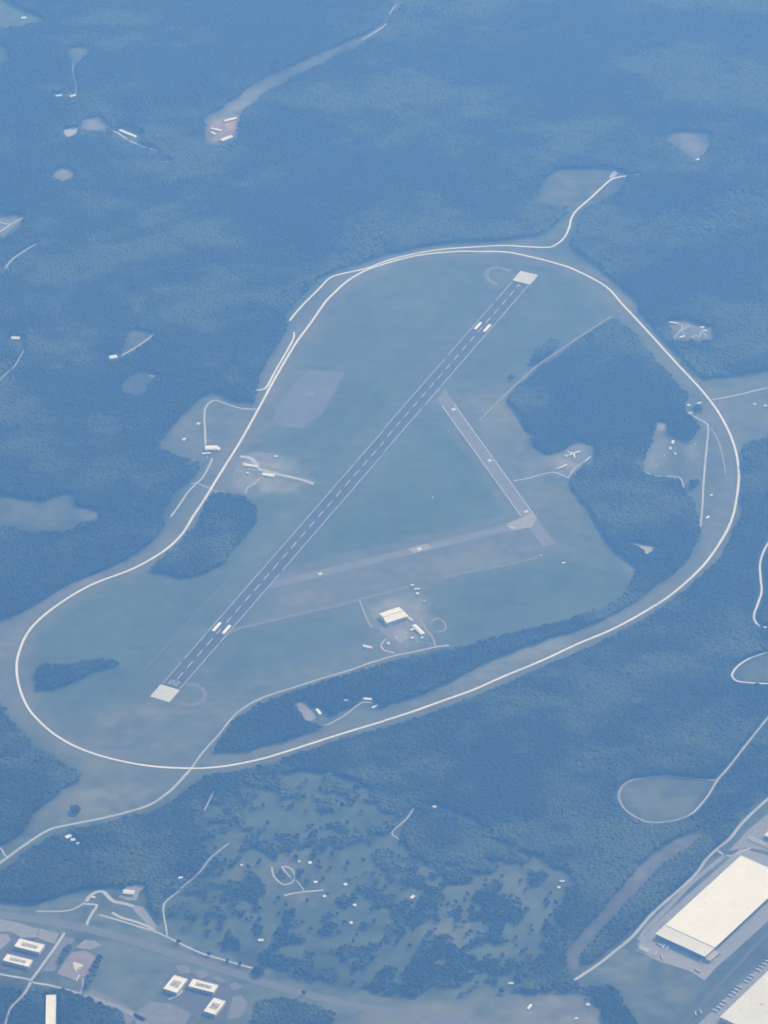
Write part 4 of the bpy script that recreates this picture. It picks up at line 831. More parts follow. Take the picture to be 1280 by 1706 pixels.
SMALL = [  # px, py, length, width, height, rotation, name, label, category, roof
 (687.5, 1050, 9, 6, 3, .5, 'shed', 'little white shed in front of the narrow workshop', M_METAL), (688, 1064, 8, 8, 3, .1, 'shed', 'pale hut below the narrow workshop', M_ROOF2), (704, 1063.5, 7, 6, 3, .3, 'shed', 'pale hut at the foot of the narrow workshop', M_ROOF2),
 (648, 1073, 6, 8, 3, .2, 'shed', 'tiny pale hut beside the white walks', M_ROOF2), (688, 976, 8, 7, 3, .2, 'shed', 'pale hut at the head of the taxiway above the hangar', M_ROOF2), (696, 982.3, 14, 5, 3, .05, 'shed', 'white oblong hut above the hangar', M_METAL),
 (696.5, 990, 7, 9, 3, .3, 'shed', 'pale hut under the oblong one above the hangar', M_ROOF2), (708, 1003, 6, 6, 3, .3, 'shed', 'faint grey hut on the apron edge', M_ROOFG),
 (39, 31, 16, 10, 4, .2, 'farmhouse', 'white farmhouse alone in the far corner meadow', M_METAL), (97.5, 160.5, 20, 9, 4, .3, 'barn', 'white barn on the picture side of the two far sheds', M_METAL), (120.5, 161, 18, 9, 4, .5, 'barn', 'white barn at the foot of the faint far lane', M_METAL),
 (1163, 267, 10, 7, 3, .9, 'cabin', 'white cabin at the tip of the four sided field', M_METAL), (25.5, 564.5, 24, 13, 4, -.1, 'cabin', 'white cabin above its lane in the western forest', M_METAL), (188, 596.5, 22, 16, 5, .3, 'farmhouse', 'white house at the low corner of the three cornered clearing', M_METAL),
 (1166, 672.5, 11, 5, 3, .4, 'shed', 'white shed nearest the track at the eastern gate', M_METAL), (1148, 676, 9, 9, 3, .4, 'shed', 'pale shed at the top of the eastern compound', M_ROOF2), (1151, 689, 11, 7, 3, .4, 'shed', 'pale shed at the head of the gravel lane', M_ROOF2),
 (1122, 738, 6, 15, 4, -.2, 'shed', 'bright white shed upright in the bare compound', M_METAL), (1118, 748, 6, 10, 3, -.2, 'shed', 'pale shed below the bright one in the bare compound', M_ROOF2), (1126, 757, 5, 7, 3, 0, 'shed', 'tiny white hut lowest in the bare compound', M_METAL),
 (1186, 826, 6, 7, 3, .4, 'shed', 'pale hut east of the gravel lane', M_ROOF2), (1180, 863, 12, 5, 3, .9, 'shed', 'slanting white hut near the lower end of the gravel lane', M_METAL),
 (1258, 674, 8, 6, 3, .2, 'shed', 'pale hut by the road leading off to the picture edge', M_ROOF2), (1276, 677, 9, 6, 3, .1, 'shed', 'white hut at the picture edge by the road off the track', M_METAL),
 (113, 1395, 16, 10, 4, .7, 'cottage', 'white cottage by the perimeter road, uphill of its outbuildings', M_METAL), (121, 1400, 11, 9, 3, .2, 'cottage', 'white outbuilding between cottage and barn by the perimeter road', M_METAL), (129.5, 1406, 8, 7, 3, .5, 'cottage', 'smallest white outbuilding by the perimeter road', M_METAL),
 (214, 1489, 27, 14, 6, -.2, 'white_house', 'bright white house in the grey yard by the sandy works', M_METAL), (155, 1496, 9, 6, 3, -.3, 'shed', 'small white shed inside the sandy bend', M_ROOF2),
 (516, 1439, 9, 11, 4, .1, 'villa', 'white villa highest in the middle of the parkland', M_METAL), (525, 1471, 11, 8, 4, .2, 'villa', 'white villa above the terrace road', M_METAL), (575, 1475, 9, 10, 4, .5, 'villa', 'white villa east of the terrace road', M_METAL),
 (540, 1495, 9, 10, 4, .3, 'villa', 'pale villa at the end of the terrace road', M_ROOF2), (590, 1509.5, 8, 9, 4, .6, 'villa', 'white villa upper of the two on the eastern slope', M_METAL), (584.5, 1539, 8, 10, 4, .2, 'villa', 'white villa lower of the two on the eastern slope', M_METAL),
 (434, 1568, 15, 9, 4, 0, 'villa', 'bright white villa low in the parkland near the highway', M_METAL), (498, 1437, 7, 7, 4, .2, 'villa', 'pale villa by the looped driveway', M_ROOF2), (402, 1443, 7, 8, 4, .2, 'villa', 'faint villa west of the looped driveway', M_ROOF2),
 (300, 1464, 12, 8, 4, .4, 'villa', 'white villa at the western end of the parkland', M_METAL), (688, 1496, 15, 8, 4, .8, 'villa', 'white villa below the parkland wood', M_METAL), (725, 1345.5, 11, 9, 4, 0, 'villa', 'white villa at the top corner of the parkland', M_METAL),
 (937.5, 1469.5, 14, 6, 4, 0, 'villa', 'long white villa at the eastern tip of the parkland', M_METAL), (932, 1480, 8, 8, 4, .3, 'villa', 'small white villa at the eastern tip of the parkland', M_METAL), (852.5, 1640, 14, 7, 4, 0, 'villa', 'white house near the dry lower edge of the parkland', M_METAL),
 (883.5, 1679, 5, 18, 4, -.5, 'shed', 'slim bright white shed on the dry ground at the bottom', M_METAL), (980.5, 1675, 9, 6, 3, -.2, 'shed', 'white shed in the lilac yard at the bottom', M_METAL), (961, 1698, 8, 6, 3, .3, 'shed', 'pale shed lowest in the lilac yard', M_ROOF2),
 (530, 1187, 7, 24, 4, .45, 'shed', 'white oblong shed in the tree strip clearing', M_METAL), (612, 1166, 22, 8, 4, -.15, 'shed', 'bright white shed at the end of the tree strip lane', M_METAL), (624, 1178, 17, 6, 3, .6, 'shed', 'white shed angled beside the tree strip lane', M_METAL), (576, 1167.5, 10, 6, 3, 0, 'shed', 'faint pale hut hidden in the tree strip', M_ROOF2),
 (412, 789, 6, 6, 3, 0, 'shed', 'small white hut low in the western compound', M_METAL), (459, 761.5, 10, 6, 3, .3, 'shed', 'pale hut at the upper corner of the western compound', M_ROOF2), (330, 707, 8, 11, 3, -.6, 'shed', 'upper pale hut on the fan shaped clearing', M_ROOF2), (306, 733, 7, 13, 3, -.5, 'shed', 'lower pale hut on the fan shaped clearing', M_ROOF2),
 (1276, 1046, 9, 6, 3, 0, 'shed', 'white hut where the eastern lane ends', M_METAL), (1171, 546, 10, 8, 3, .3, 'shed', 'white hut at the head of the work yard', M_METAL), (1175, 552, 11, 7, 3, -.3, 'shed', 'pale hut in the middle of the work yard', M_ROOF2), (1137, 562, 13, 7, 3, .4, 'shed', 'bright white hut nearest the track in the work yard', M_METAL),
]
for (px, py, L, W, hh, ro, nm, lab, rm) in SMALL:
    gable_house(nm, lab, {'farmhouse': 'house', 'white_house': 'house', 'villa': 'house', 'cottage': 'house', 'cabin': 'house'}.get(nm, nm), G(px, py), ro, L * (.92 if nm == 'villa' else 1.12), W * (.92 if nm == 'villa' else 1.12), hh, min(L, W) * 0.2, rm, door=L > 8)
for (P, Q, wd, hh, nm, lab) in [((199, 216), (226.5, 227.5), 11, 5, 'barn', 'very long white barn beside the far farm lane'), ((373, 201), (393, 195.8), 10, 6, 'site_building', 'long white building at the top of the far building site'),
   ((351.5, 213), (368, 217), 9, 6, 'site_building', 'white building in the middle of the far building site'), ((368, 233), (386, 226), 14, 6, 'site_building', 'broad white building at the foot of the far building site'), ((352, 219), (357, 224), 8, 5, 'site_building', 'short pale wing at the edge of the far building site'),
   ((1116.5, 536), (1131, 538), 8, 5, 'site_building', 'pale roofed building at the outer corner of the work yard'), ((437, 789), (456, 792), 13, 5, 'storage_hall', 'white roofed hall where the causeway leaves the western compound'), ((405, 773), (429, 777), 12, 5, 'storage_hall', 'pale roofed hall at the top of the western compound')]:
    loc, rb, L = place_bar(P, Q, hh)
    gable_house(nm, lab, 'building', loc, rb, L, wd, hh - 1.2, 1.6, M_METAL if 'white' in lab else M_ROOF2)

# white building with a rounded roof left of the track
loc, rb, L = place_bar((341, 745.5), (362, 745), 7)
q = thing('depot_building', 'bright white round roofed building on the fan shaped clearing beside the track', 'building', loc, rb)
MB().box(0, 0, 0, L, 22, 5).build('wall', M_WALL, q)
prof = [(11.6 * math.cos(a), 5.02 + 4.2 * math.sin(a)) for a in np.linspace(0, math.pi, 11)]
m = MB(); 
for x_ in (-L / 2 - .5, L / 2 + .5): m.v += [(x_, y_, z_) for y_, z_ in prof]
m.f = [(i, i + 1, i + 12, i + 11) for i in range(10)] + [tuple(range(10, -1, -1)), tuple(range(11, 22))]
m.build('roof', M_METAL, q)
MB().box(L / 2 + 3.5, -2, 0, 7, 16, 4).build('side_wing', M_METAL, q); MB().box(-L * .1, -11.2, 0, 6, .3, 4).build('door', M_DARK, q)
loc, rb, L = place_bar((336, 755), (350, 754), 4)
gable_house('shed', 'narrow white shed just below the round roofed building', 'shed', loc, rb, L, 6, 3, 1, M_METAL)

# pale heap on the pink lot
t = thing('gravel_heap', 'pale flat topped heap on the pinkish gravel lot', 'heap', G(127, 1611))
m = MB(); seg = 26; rings = [(1.0, 0), (0.93, 2.0), (0.78, 4.2), (0.55, 5.4), (0.25, 5.8)]
for kk, (rr, zz) in enumerate(rings):
    for k in range(seg):
        a = 2 * math.pi * k / seg; j = 1 + 0.22 * math.sin(3 * a + 1) + 0.12 * math.sin(7 * a + kk)
        m.v.append((rr * 14 * j * math.cos(a), rr * 17 * j * math.sin(a), zz + random.uniform(-.3, .3) * (kk > 0)))
for i in range(4):
    for k in range(seg):
        a, b = i * seg + k, i * seg + (k + 1) % seg; m.f.append((a, b, b + seg, a + seg))
m.f.append(tuple(range(4 * seg, 5 * seg))); m.build('heap', M_PILE, t)
loc, rb, L = place_bar((126.5, 1634), (131.5, 1624), 3)
q = thing('conveyor', 'slim white conveyor at the edge of the pink gravel lot', 'conveyor', loc, rb)
MB().box(0, 0, 2.2, L, 2.2, 0.8).build('belt', M_METAL, q)
for k in (-.4, 0, .4): MB().box(L * k, 0, 0, .5, 1.8, 2.2).build('trestle', M_UNIT, q)

# ------------------------------------------------------------------ parked aircraft
def wing_mb(mb, root_x, root_c, tip_x, tip_c, y0, y1, z0, z1, th):
    n = len(mb.v)
    for (xx, c, y, z, t_) in ((root_x, root_c, y0, z0, th), (tip_x, tip_c, y1, z1, th * .4)):
        mb.v += [(xx, y, z), (xx - c * .3, y, z + t_), (xx - c, y, z), (xx - c * .3, y, z - t_ * .4)]
    mb.f += [(n, n + 1, n + 5, n + 4), (n + 1, n + 2, n + 6, n + 5), (n + 2, n + 3, n + 7, n + 6), (n + 3, n, n + 4, n + 7), (n, n + 3, n + 2, n + 1), (n + 4, n + 5, n + 6, n + 7)]
    return mb
def fuselage_profile(L, r):
    return [(L * .5, r * .12, -r * .2), (L * .485, r * .45, -r * .12), (L * .455, r * .78, -r * .04), (L * .40, r, 0), (L * .1, r, 0), (-L * .22, r, 0), (-L * .36, r * .72, r * .26), (-L * .46, r * .35, r * .55), (-L * .5, r * .15, r * .65)]
ga, gb = Vector(G(944.5, 760, 4)), Vector(G(968.2, 751.8, 4)); c = (ga + gb) / 2; LA = (gb - ga).length * 1.04
pl = thing('airliner', 'white four engined aircraft parked in the wood clearing', 'aircraft', (c.x, c.y, 0), math.atan2(gb.y - ga.y, gb.x - ga.x))
KEEP.append((c.x, c.y, 34))
zf = 4.6
MB().lathe(fuselage_profile(LA, 2.7), zf, 14).build('fuselage', M_PLANE, pl, smooth_shade=True)
for s in (-1, 1):
    wg = wing_mb(MB(), LA * .10, 8.6, -LA * .13, 3.2, s * 2.0, s * 19.5, zf - 1.2, zf + .2, 1.0).build('wing', M_PLANE, pl)
    for yy in (7.0, 12.5):
        MB().lathe([(LA * .06 - yy * .55 + 2.4, .9, 0), (LA * .06 - yy * .55 + 1.6, 1.15, 0), (LA * .06 - yy * .55 - 1.6, 1.0, 0), (LA * .06 - yy * .55 - 3, .5, 0)], zf - 2.2, 10).build('engine', M_UNIT, wg).location = (0, s * yy, 0)
    wing_mb(MB(), -LA * .41, 5.2, -LA * .50, 2.6, s * .6, s * 8.6, zf + 1.2, zf + 1.8, .6).build('tailplane', M_PLANE, pl)
    MB().cyl(-1.5, s * 3.0, 0, .7, 3.4, 8).build('main_gear', M_TYRE, pl)
fin = MB(); fin.v = [(-LA * .36, -.25, zf + 2.0), (-LA * .36, .25, zf + 2.0), (-LA * .5, -.25, zf + 2.2), (-LA * .5, .25, zf + 2.2), (-LA * .47, -.12, zf + 9), (-LA * .47, .12, zf + 9), (-LA * .53, -.12, zf + 9), (-LA * .53, .12, zf + 9)]
fin.f = [(0, 4, 6, 2), (1, 3, 7, 5), (0, 1, 5, 4), (2, 6, 7, 3), (4, 5, 7, 6), (0, 2, 3, 1)]; fin.build('fin', M_PLANE, pl)
MB().cyl(LA * .38, 0, 0, .5, 2.6, 8).build('nose_gear', M_TYRE, pl)
MB().box(LA * .462, 0, zf + .75, 1.1, 2.4, .7).build('cockpit_window', M_GLASS, pl)
ga, gb = Vector(G(927.8, 781.5, 3)), Vector(G(946, 773.8, 3)); c = (ga + gb) / 2; LB = (gb - ga).length
f2 = thing('aircraft_fuselage', 'wingless white aircraft fuselage lying beside the parked aircraft', 'aircraft', (c.x, c.y, 0), math.atan2(gb.y - ga.y, gb.x - ga.x)); KEEP.append((c.x, c.y, 28))
MB().lathe(fuselage_profile(LB, 2.5), 2.9, 14).build('fuselage', M_PLANE, f2, smooth_shade=True)
for s in (-1, 1):
    wing_mb(MB(), LB * .08, 7, LB * .0, 5.5, s * 1.9, s * 4.2, 2.0, 2.1, .8).build('wing_stub', M_PLANE, f2)
    wing_mb(MB(), -LB * .42, 3.5, -LB * .46, 2.4, s * .5, s * 3.6, 4.2, 4.4, .4).build('tailplane', M_PLANE, f2)
for k in (-.2, .25): MB().box(LB * k, 0, 0, 1.2, 3.2, .9).build('cradle', M_UNIT, f2)
ga, gb = Vector(G(975.5, 769.2, 2)), Vector(G(984.5, 761, 2)); c = (ga + gb) / 2; LC = (gb - ga).length
f3 = thing('aircraft_section', 'short slim white fuselage section by the forest edge of the clearing', 'aircraft', (c.x, c.y, 0), math.atan2(gb.y - ga.y, gb.x - ga.x)); KEEP.append((c.x, c.y, 24))
MB().lathe([(LC * .5, 1.2, 0), (LC * .45, 1.5, 0), (-LC * .3, 1.5, 0), (-LC * .5, .7, .5)], 2.0, 12).build('fuselage', M_PLANE, f3, smooth_shade=True)
for k in (-.25, .3): MB().box(LC * k, 0, 0, 1.0, 2.4, .6).build('cradle', M_UNIT, f3)

# ------------------------------------------------------------------ trailers and lorries at the depot
def make_trailer(label, loc, rz, group, cab=None):
    t = thing('lorry' if cab else 'semi_trailer', label, 'lorry' if cab else 'trailer', loc, rz, group)
    if 'box' not in TR:
        TR['box'] = MB().box(0, 0, 1.15, 15.6, 2.75, 2.95); TR['frame'] = MB().box(-.6, 0, .75, 13.5, 1.1, .38); TR['w'] = MB().cyl(0, 0, 0, .52, 2.5, 10)
        TR['mesh'] = [TR['box'].build('cargo_box', pmat('trailer_skin', (0.52, 0.55, 0.58), var=0.3), t), TR['frame'].build('chassis', M_DARK, t)]
        wm = TR['w'].build('axle', M_TYRE, t, (-5.6, 1.25, .52)); wm.rotation_euler = (math.pi / 2, 0, 0); TR['mesh'].append(wm)
        w2_ = wm.copy(); COL.objects.link(w2_); w2_.parent = t; w2_.location = (-4.3, 1.25, .52); TR['mesh'].append(w2_)
        g_ = MB().box(4.6, 0, 0, .3, 2.0, 1.15).build('landing_leg', M_UNIT, t); TR['mesh'].append(g_)
    else:
        for o in TR['mesh']:
            c_ = o.copy(); COL.objects.link(c_); c_.parent = t
    if cab:
        cb = MB().box(9.4, 0, .7, 2.6, 2.5, 2.6).box(11.2, 0, .7, 1.2, 2.3, 1.5).build('cab', cab, t)
        MB().box(10.72, 0, 2.2, .1, 2.2, .8).build('windscreen', M_GLASS, cb)
    return t
ORD = ('first', 'second', 'third', 'fourth', 'fifth', 'sixth', 'seventh', 'eighth', 'ninth', 'tenth', 'eleventh', 'twelfth', 'thirteenth', 'fourteenth', 'fifteenth', 'sixteenth')
TR = {}
ndock = 0
def along(P, Q, t, z=0.2):
    a, b = Vector(G(*P)), Vector(G(*Q)); p = a.lerp(b, t); return (p.x, p.y, z)
nrm = rz2 + math.pi / 2
for k in range(19):                                        # trailers backed up to the second warehouse
    if k in (4, 9, 13): continue
    p = along((1196, 1690), (1292, 1598), (k + .5) / 19, 0.2)
    d = 11.0 + random.uniform(-1.2, 1.2)
    make_trailer(ORD[ndock] + ' white semi trailer from the bottom end of the second warehouse dock row', (p[0] + math.cos(nrm) * d, p[1] + math.sin(nrm) * d, 0.2), nrm + random.uniform(-.03, .03), 'trailers docked at the second warehouse'); ndock += 1
for k, (px, py, a) in enumerate([(1160, 1690, .7), (1168, 1686, .9)]):
    make_trailer(['white trailer parked loose at the corner of the second yard', 'white trailer parked loose beside the corner one of the second yard'][k], (*G(px, py)[:2], 0.2), rz2 + a, 'loose trailers')
WHd = rzw
for k in range(6):
    p = along((1066, 1578.5), (1081, 1586), (k + .5) / 6); make_trailer(ORD[k] + ' white semi trailer from the depot road in the short row before the long warehouse', (p[0], p[1], 0.22), WHd + .05, 'trailers parked before the long warehouse')
for k, (px, py, a, lab) in enumerate([(1101, 1575.5, 1.57, 'white lorry by the corner of the long warehouse front'), (1106.5, 1578, 0.1, 'white lorry in the middle of the warehouse front'), (1112, 1581.5, 0.1, 'white lorry furthest along the warehouse front'),
     (1093, 1590, .1, 'white lorry at the upper end of the yard edge'), (1104, 1596, .9, 'white lorry slanting at the yard edge'), (1169, 1602, .3, 'white lorry by the low annex of the warehouse'), (1164, 1618.5, 1.5, 'white lorry at the far corner of the loading yard')]):
    make_trailer(lab, (*G(px, py)[:2], 0.22), WHd + a, 'lorries in the warehouse yard', M_CABS[k % 3])
for k in range(9):
    p = along((1247, 1396.5), (1284, 1412), (k + .5) / 9); make_trailer(ORD[k] + ' white semi trailer from the depot road in the row behind the long warehouse', (p[0], p[1], 0.18), WHd, 'trailers behind the long warehouse')

def make_van(label, px, py, rz_, paint):
    t = thing('van', label, 'van', (*G(px, py)[:2], 0.25), rz_, 'vans parked round the airfield buildings')
    bd = MB().box(-.4, 0, .45, 4.6, 2.1, 1.9).build('body', paint, t); MB().box(2.5, 0, .45, 1.2, 2.0, 1.0).build('bonnet', paint, t)
    MB().box(1.93, 0, 1.5, .1, 1.8, .7).build('windscreen', M_GLASS, bd)
    for ax in (-1.7, 2.0):
        wv = MB().cyl(0, 0, 0, .36, 2.16, 10).build('axle', M_TYRE, t, (ax, 1.08, .36)); wv.rotation_euler = (math.pi / 2, 0, 0)
    return t
for k, (px, py, lab) in enumerate([(652, 1043, 'white van at the near door corner of the hangar'), (668, 1041, 'white van in front of the hangar doors'), (676, 1056, 'white van between hangar yard and narrow workshop'), (697, 1070, 'white van by the huts below the workshop'),
      (662, 1063, 'white van on the pale paving below the hangar'), (612, 1083, 'white van beside the shed west of the hangar yard'), (418, 771, 'white van on the paving of the western compound'), (448, 796, 'white van below the western compound hall'), (400, 787, 'white van at the edge of the western compound'),
      (1108, 760, 'white van in the middle of the bare compound'), (1095, 775, 'white van at the low corner of the bare compound'), (1160, 740, 'white van near the gravel lane of the eastern compound'), (345, 762, 'white van below the round roofed building'), (350, 734, 'white van above the round roofed building')]):
    make_van(lab, px, py, rz + .3 * k, M_CABS[2])

# ------------------------------------------------------------------ trees
def crown_mesh(seed, nleaf=260):
    """crown of many small leaf clumps round a few limbs; unit radius, unit height 0..1 above the trunk"""
    rr = random.Random(seed); v, f = [], []
    lobes = [(rr.uniform(-.45, .45), rr.uniform(-.45, .45), rr.uniform(.25, .85), rr.uniform(.34, .55)) for _ in range(8)] + [(0, 0, .55, .62)]
    for _ in range(nleaf):
        lx, ly, lz, lr = rr.choice(lobes)
        d = Vector((rr.gauss(0, 1), rr.gauss(0, 1), rr.gauss(0, 1) * .9 + .25)).normalized()
        rad = lr * rr.uniform(.55, 1.02); p = Vector((lx, ly, lz)) + d * rad
        if p.z < 0.02: continue
        t = d.cross(Vector((rr.gauss(0, 1), rr.gauss(0, 1), rr.gauss(0, 1)))).normalized(); b = d.cross(t)
        d2 = (t * rr.uniform(-.5, .5) + b * rr.uniform(-.5, .5))
        s = rr.uniform(.10, .19); n = len(v)
        tt = (t + d * rr.uniform(-.35, .35)) * s; bb = (b + d * rr.uniform(-.35, .35)) * s
        v += [p - tt, p - bb * .9, p + tt, p + bb * .9, p + d * s * .55]
        f += [(n, n + 1, n + 4), (n + 1, n + 2, n + 4), (n + 2, n + 3, n + 4), (n + 3, n, n + 4)]
    me = bpy.data.meshes.new('crown'); me.from_pydata([tuple(a) for a in v], [], f); me.update(); me.materials.append(LEAF_SOLO); return me
def solo_leaf():
    m = bpy.data.materials.new('parkland_foliage'); m.use_nodes = True; nt = m.node_tree; b = nt.nodes['Principled BSDF']
    oi = nt.nodes.new('ShaderNodeObjectInfo'); rp = nt.nodes.new('ShaderNodeValToRGB'); e = rp.color_ramp.elements
    e[0].color = (0.028, 0.046, 0.018, 1); e[1].color = (0.062, 0.085, 0.032, 1)
    nt.links.new(oi.outputs['Random'], rp.inputs[0]); nt.links.new(rp.outputs[0], b.inputs['Base Color']); b.inputs['Roughness'].default_value = .75; b.inputs['Specular IOR Level'].default_value = .1
    leaf_glow(nt, b, rp.outputs[0])
    return m
LEAF_SOLO = solo_leaf()
CROWNS = [crown_mesh(s) for s in range(5)]
tm = MB().cyl(0, 0, 0, .05, .6, 7, .028)
for a in range(4):
    n = len(tm.v); ang = a * 1.7
    for (rr, zz, off) in ((.02, .42, 0.0), (.010, .72, .30)):
        for k in range(4):
            tm.v.append((off * math.cos(ang) + rr * math.cos(k * 1.57), off * math.sin(ang) + rr * math.sin(k * 1.57), zz))
    tm.f += [(n + k, n + (k + 1) % 4, n + 4 + (k + 1) % 4, n + 4 + k) for k in range(4)]
TRUNK = bpy.data.meshes.new('trunk'); TRUNK.from_pydata(tm.v, [], tm.f); TRUNK.update(); TRUNK.materials.append(BARK)
def tree(label, x, y, hgt, rad, group, i):
    t = thing('tree', label, 'tree', (x, y, 0), random.uniform(0, 6.28), group)
    k = bpy.data.objects.new('trunk', TRUNK); COL.objects.link(k); k.parent = t; k.scale = (hgt, hgt, hgt)
    c_ = bpy.data.objects.new('crown', CROWNS[i % 5]); COL.objects.link(c_); c_.parent = t; c_.location = (0, 0, hgt * .22); c_.scale = (rad, rad, hgt * .62)
    return t

# forest as scattered trees
SP_ = 8.0
tx = np.arange(-1750, 1750, SP_); ty = np.arange(-2750, 3750, SP_)
TX, TY = np.meshgrid(tx, ty); TX = TX.ravel() + rng.uniform(-.48, .48, TX.size) * SP_; TY = TY.ravel() + rng.uniform(-.48, .48, TY.size) * SP_
KX, KY = PX(TX, TY)
inview = (KX > -95) & (KX < 1375) & (KY > -85) & (KY < 1800)
TX, TY, KX, KY = TX[inview], TY[inview], KX[inview], KY[inview]
w1, w2_ = warp(TX, TY, 1.0, 3)
jx, jy = rng.normal(0, 1.8, TX.size), rng.normal(0, 1.2, TX.size)     # ragged wood edges
region = np.zeros(TX.shape, np.int32)                      # 0 forest, -1 open, 1.. groves
for (poly, c, op, bl, am, clear, own) in LAYERS:
    if clear:
        m = inpoly(KX + w1 * am + jx, KY + w2_ * am + jy, poly) | inpoly(KX + w1 * am + jx, KY + w2_ * am + jy - 6, poly)   # crowns must not lean over the opening
        if op < .62 or (op < .7 and not own):                             # thin clearings keep scattered trees
            m &= rng.random(TX.size) < op * 1.15
        region[m] = -1
for poly in SHEETS:
    region[inpoly(KX + w1 * 1, KY + w2_ * 1, poly) | inpoly(KX, KY - 6, poly)] = -1
parkm = inpoly(KX + w1 * 8, KY + w2_ * 8, PARK); 
for i, (nm, poly) in enumerate(GROVES):
    region[inpoly(KX + w1 * 5 + jx, KY + w2_ * 5 + jy, poly) & inpoly(KX + w1 * 5 + jx, KY + w2_ * 5 + jy - 5, poly)] = i + 1
for poly in GROVE_HOLES:
    region[inpoly(KX + w1 * 2, KY + w2_ * 2, poly)] = -1
# groves scattered over the parkland
pn = fbm(TX / 52, TY / 52, 77, 3); pn2 = fbm(TX / 20, TY / 20, 93, 2)
parkopen = parkm & (region == -1)
dens = pn * .62 + pn2 * .38 + rng.normal(0, .012, TX.size)
region[parkopen & (dens > .558 - .05 * np.clip((KY - 1560) / 80, 0, 1) + .06 * (fbm(TX / 200, TY / 200, 19, 2) - .5))] = 7
# smaller thickets named in the survey
for (px, py, r_) in ((1158, 809, 15), (1165, 683, 12), (850, 633, 9), (125, 1352, 12), (500, 770, 0)):
    gx, gy, _ = G(px, py); region[np.hypot(TX - gx, (TY - gy) * .8) < r_] = 8
for poly in ([(162,1597),(168,1600),(158,1632),(143,1650),(140,1646),(153,1625)], [(380,1600),(440,1622),(436,1630),(376,1606)], [(170,1560),(230,1578),(228,1582),(168,1564)], [(985,1604),(996,1570),(1045,1514),(1082,1474),(1116,1440),(1160,1412),(1200,1388),(1236,1366),(1200,1398),(1172,1428),(1150,1458),(1085,1514),(1045,1552),(1000,1596)], [(560,1690),(480,1668),(430,1672),(420,1730),(520,1730)], [(90,1650),(140,1662),(200,1690),(210,1730),(94,1730),(96,1690)], [(40,1660),(74,1650),(72,1720),(30,1720)], [(98,1600),(114,1576),(118,1580),(102,1606)], [(1000,1640),(1060,1700),(1060,1730),(1010,1720),(1005,1680)]):
    m = inpoly(KX + w1 * 3, KY + w2_ * 3, poly); region[m & (rng.random(TX.size) < .94)] = 9
# keep roads and buildings clear (trees on the picture side would hide them)
for pts, hw, closed in ROADS:
    segs = list(zip(pts[:-1], pts[1:])) + ([(pts[-1], pts[0])] if closed else [])
    lo, hi = pts.min(0) - hw - 30, pts.max(0) + hw + 30
    cand = np.where((TX > lo[0]) & (TX < hi[0]) & (TY > lo[1]) & (TY < hi[1]) & (region >= 0))[0]
    if not len(cand): continue
    x, y = TX[cand], TY[cand] + 8.0; best = np.full(len(cand), 1e9)
    for a, b in segs:
        d = b - a; l2 = max(d @ d, 1e-6); t_ = np.clip(((x - a[0]) * d[0] + (y - a[1]) * d[1]) / l2, 0, 1)
        best = np.minimum(best, np.hypot(x - a[0] - t_ * d[0], y - a[1] - t_ * d[1]))
    region[cand[best < hw * (0.85 + 0.3 * rng.random(len(cand)))]] = -1
for (x, y, r_) in KEEP:
    region[np.hypot(TX - x, TY + 6 - y) < r_] = -1

for (x, y, a, hl, hwid) in KEEPR:
    dx, dy = TX - x, TY + 8 - y; c_, s_ = math.cos(a), math.sin(a)
    region[(np.abs(dx * c_ + dy * s_) < hl) & (np.abs(-dx * s_ + dy * c_) < hwid)] = -1
sc = np.clip(rng.normal(1.0, .09, TX.size), .7, 1.3) * (0.84 + .36 * fbm(TX / 120, TY / 120, 55, 3))
tint = (fbm(TX / 330, TY / 230, 61, 3) - .5) * 2.0 + (fbm(TX / 80, TY / 60, 67, 3) - .5) * 1.1 + .30 + rng.normal(0, .03, TX.size)
LIGHT = [(.34, [(140,398),(230,370),(290,336),(370,316),(378,334),(300,366),(210,396),(150,408)]), (.30, [(1036,388),(1080,366),(1140,342),(1210,318),(1260,322),(1380,340),(1380,388),(1200,392),(1110,400)]),
  (.30, [(545,432),(570,392),(615,372),(650,395),(648,424),(600,440)]), (.26, [(395,545),(430,515),(490,478),(520,460),(500,495),(470,525)]), (.22, [(380,320),(470,275),(560,240),(600,250),(520,290),(420,330)]),
  (.20, [(0,690),(120,680),(250,700),(200,780),(60,790),(-60,760)]), (.16, [(960,60),(1120,40),(1380,80),(1380,200),(1200,190),(1040,160)]), (.18, [(20,1230),(120,1270),(110,1320),(30,1360),(-80,1340),(-80,1220)]),
  (.22, [(926,1308),(985,1250),(994,1256),(950,1306)]), (.20, [(1230,540),(1380,520),(1380,600),(1240,590)]), (.24, [(-60,600),(40,640),(110,690),(60,720),(-60,700)]), (.22, [(40,60),(160,20),(260,40),(200,90),(80,110)]), (.22, [(150,420),(260,400),(330,430),(240,470),(160,460)]), (.20, [(20,470),(120,440),(140,500),(60,540)]), (.20, [(420,60),(520,20),(600,10),(540,50),(450,90)]), (.22, [(250,470),(360,440),(420,480),(330,540),(260,530)]), (.18, [(700,300),(820,330),(880,300),(800,380),(700,380)]), (.2, [(170,900),(60,930),(-60,960),(-60,900),(80,890)]), (.14, [(640,130),(760,120),(860,180),(780,300),(660,260)])]   # stands of paler broadleaf wood
for a_, poly in LIGHT:
    tint += a_ * inpoly(KX + w1 * 12, KY + w2_ * 12, poly)
tint = np.clip(tint + .20 * (region == 7), 0, .85)
sc = np.where(region == 7, sc * rng.uniform(.65, 1.0, TX.size), sc)

